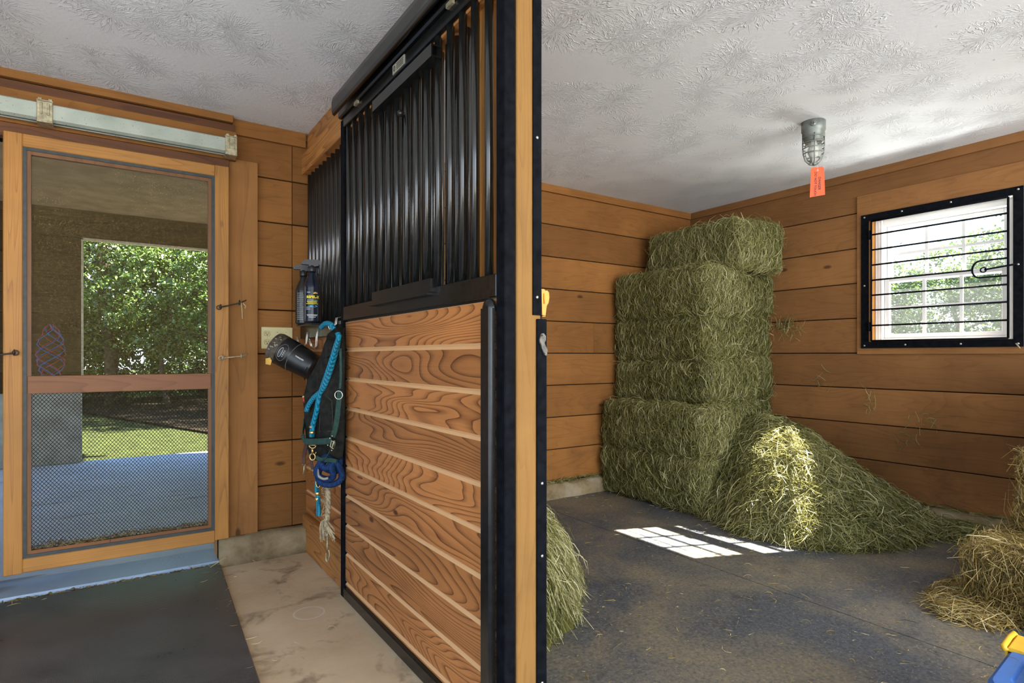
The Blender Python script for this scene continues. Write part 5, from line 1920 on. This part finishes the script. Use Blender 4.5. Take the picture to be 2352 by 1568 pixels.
def tree(label, x, y, h, rad, n, seed, mat='leaf', leaf=.10, base=.25, group='trees beyond the porch', trunk=.12, cat='tree', lean=0.0):
    r = np.random.default_rng(seed)
    t = thing('tree', label, cat, (x, y, -.1), group)
    b = MB()
    pts = [(x + lean * k / 6 + .12 * math.sin(k * 1.3 + seed), y + .1 * math.cos(k * 1.7 + seed), -.1 + h * .85 * k / 6) for k in range(7)]
    b.tube(pts, [trunk * (1 - .13 * k) for k in range(7)], 8, .5)
    for k in range(9):
        a = r.uniform(0, 6.28); z = h * r.uniform(base, .8); ln = rad * r.uniform(.5, .9)
        b.tube([(x, y, z), (x + ln * .5 * math.cos(a), y + ln * .5 * math.sin(a), z + ln * .2), (x + ln * math.cos(a), y + ln * math.sin(a), z + ln * .3)], [trunk * .35, trunk * .22, trunk * .08], 6, .5)
    b.build('trunk', M['bark'], t)
    nc = max(30, n // 45)
    # leaf clusters fill an egg-shaped crown, denser near its skin
    u = r.normal(size=(nc, 3)); u /= np.linalg.norm(u, axis=1, keepdims=True)
    rc = r.uniform(.35, 1, nc) ** .5
    C = u * rc[:, None] * np.array([rad, rad, h * (1 - base) / 2]) * r.uniform(.8, 1.1, (nc, 1)) + np.array([x, y, h * (base + (1 - base) / 2)])
    idx = r.integers(0, nc, n)
    p = C[idx] + r.normal(0, .16 * rad / 1.8, (n, 3)) * np.array([1, 1, .55])
    p[:, 2] = np.maximum(p[:, 2], .1)
    nm = r.normal(size=(n, 3)) * .75 + np.array([.15, -.2, .8]); nm /= np.linalg.norm(nm, axis=1, keepdims=True)
    a = np.cross(nm, r.normal(size=(n, 3))); a /= np.linalg.norm(a, axis=1, keepdims=True)
    c = np.cross(nm, a)
    L = (leaf * r.uniform(.6, 1.3, n))[:, None]
    V = np.stack([p - a * L * .5, p + c * L * .28 + nm * L * .06, p + a * L * .5 - nm * L * .08, p - c * L * .28 + nm * L * .06], 1)
    quads = np.arange(n * 4).reshape(-1, 4)
    me = bpy.data.meshes.new('foliage')
    V = (V.reshape(-1, 3) - np.array([x, y, -.1])).astype(np.float32)
    me.vertices.add(len(V)); me.vertices.foreach_set('co', V.ravel())
    me.loops.add(quads.size); me.loops.foreach_set('vertex_index', quads.astype(np.int32).ravel())
    me.polygons.add(n); me.polygons.foreach_set('loop_start', np.arange(0, quads.size, 4, dtype=np.int32))
    tn = np.clip(r.normal(.5, .2, n) + r.normal(0, .12, nc)[idx], 0, 1)
    at = me.attributes.new('tone', 'FLOAT', 'FACE'); at.data.foreach_set('value', tn.astype(np.float32))
    me.update(calc_edges=True)
    me.materials.append(M[mat])
    o = bpy.data.objects.new('foliage', me); COL.objects.link(o); o.parent = t
    return t


tree('tall bright maple filling the left of the view through the screen door', -.2, 17.2, 8.5, 2.5, 36000, 1, 'leaf', .095, .07, trunk=.16)
tree('dark pine-like tree at the right of the view through the screen door', 2.35, 16.4, 9.5, 1.7, 20000, 2, 'leaf_dark', .09, .08, trunk=.15)
tree('low leafy branch tree in front of the dark one, seen through the screen door', 1.75, 14.0, 3.9, 1.0, 10000, 3, 'leaf', .08, .28, trunk=.05)
tree('bright leafy tree between the tall maple and the dark tree', .95, 15.6, 4.2, 1.25, 13000, 9, 'leaf', .085, .22, trunk=.06)
tree('dark tree behind the tall maple beyond the porch', -2.6, 22.0, 10, 3.2, 10000, 4, 'leaf_dark', .22, -.22, trunk=.2)
tree('dark tree behind the gap of the view beyond the porch', 1.2, 23.5, 11, 3.6, 12000, 5, 'leaf_dark', .22, -.22, trunk=.2)
tree('dark tree behind the dark pine-like tree beyond the porch', 5.0, 22.5, 11, 3.2, 10000, 6, 'leaf_dark', .22, -.22, trunk=.2)
tree('leafy tree standing right of the porch, shading the leaf-covered ground', 6.5, 10.6, 8, 2.0, 9000, 17, 'leaf', .14, .16, trunk=.14)  # this tree and the next are out of view, added to cast shade
tree('leafy tree right of the porch, behind the one that shades the ground', 6.2, 12.9, 7.5, 1.9, 9000, 18, 'leaf', .14, .14, trunk=.14)
tree('maple to the left of the porch view', -4.3, 17.0, 8, 2.3, 8000, 7, 'leaf', .18, .08, trunk=.15)
tree('maple to the right of the porch view', 6.0, 15.5, 8, 2.2, 8000, 8, 'leaf', .18, .12, trunk=.15)
for i, (x, y, rad, lab) in enumerate(((-1.6, 19.5, 1.7, 'low bush under the tall maple'), (.7, 18.6, 1.5, 'low bush between the trunks beyond the porch'), (2.9, 19.2, 1.7, 'low bush under the dark pine-like tree'),
                                      (-4.2, 20.5, 1.8, 'low bush far left of the porch view'), (5.2, 19.0, 1.8, 'low bush far right of the porch view'))):
    tree(lab, x, y, 3.4, rad, 13000, 30 + i, 'leaf' if i != 2 else 'leaf_dark', .10, -.25, 'bushes beyond the porch', .04, 'bush')
# trees seen through the dusty window
G = 'trees outside the window'
for i, (x, y, h, rad, lab) in enumerate(((24, 11.6, 5.9, 2.6, 'leafy tree seen low in the left panes of the window'), (25, 8.6, 5.3, 2.5, 'leafy tree seen low in the middle panes of the window'),
                                         (24, 5.6, 6.3, 2.6, 'taller leafy tree seen in the right panes of the window'), (30, 16.0, 6.0, 3.0, 'tree left of the window view'),
                                         (24, 2.2, 6.0, 2.4, 'tree right of the window view'))):
    tree(lab, x, y, h, rad, 15000, 60 + i, 'leaf', .14, .02, G, .14)
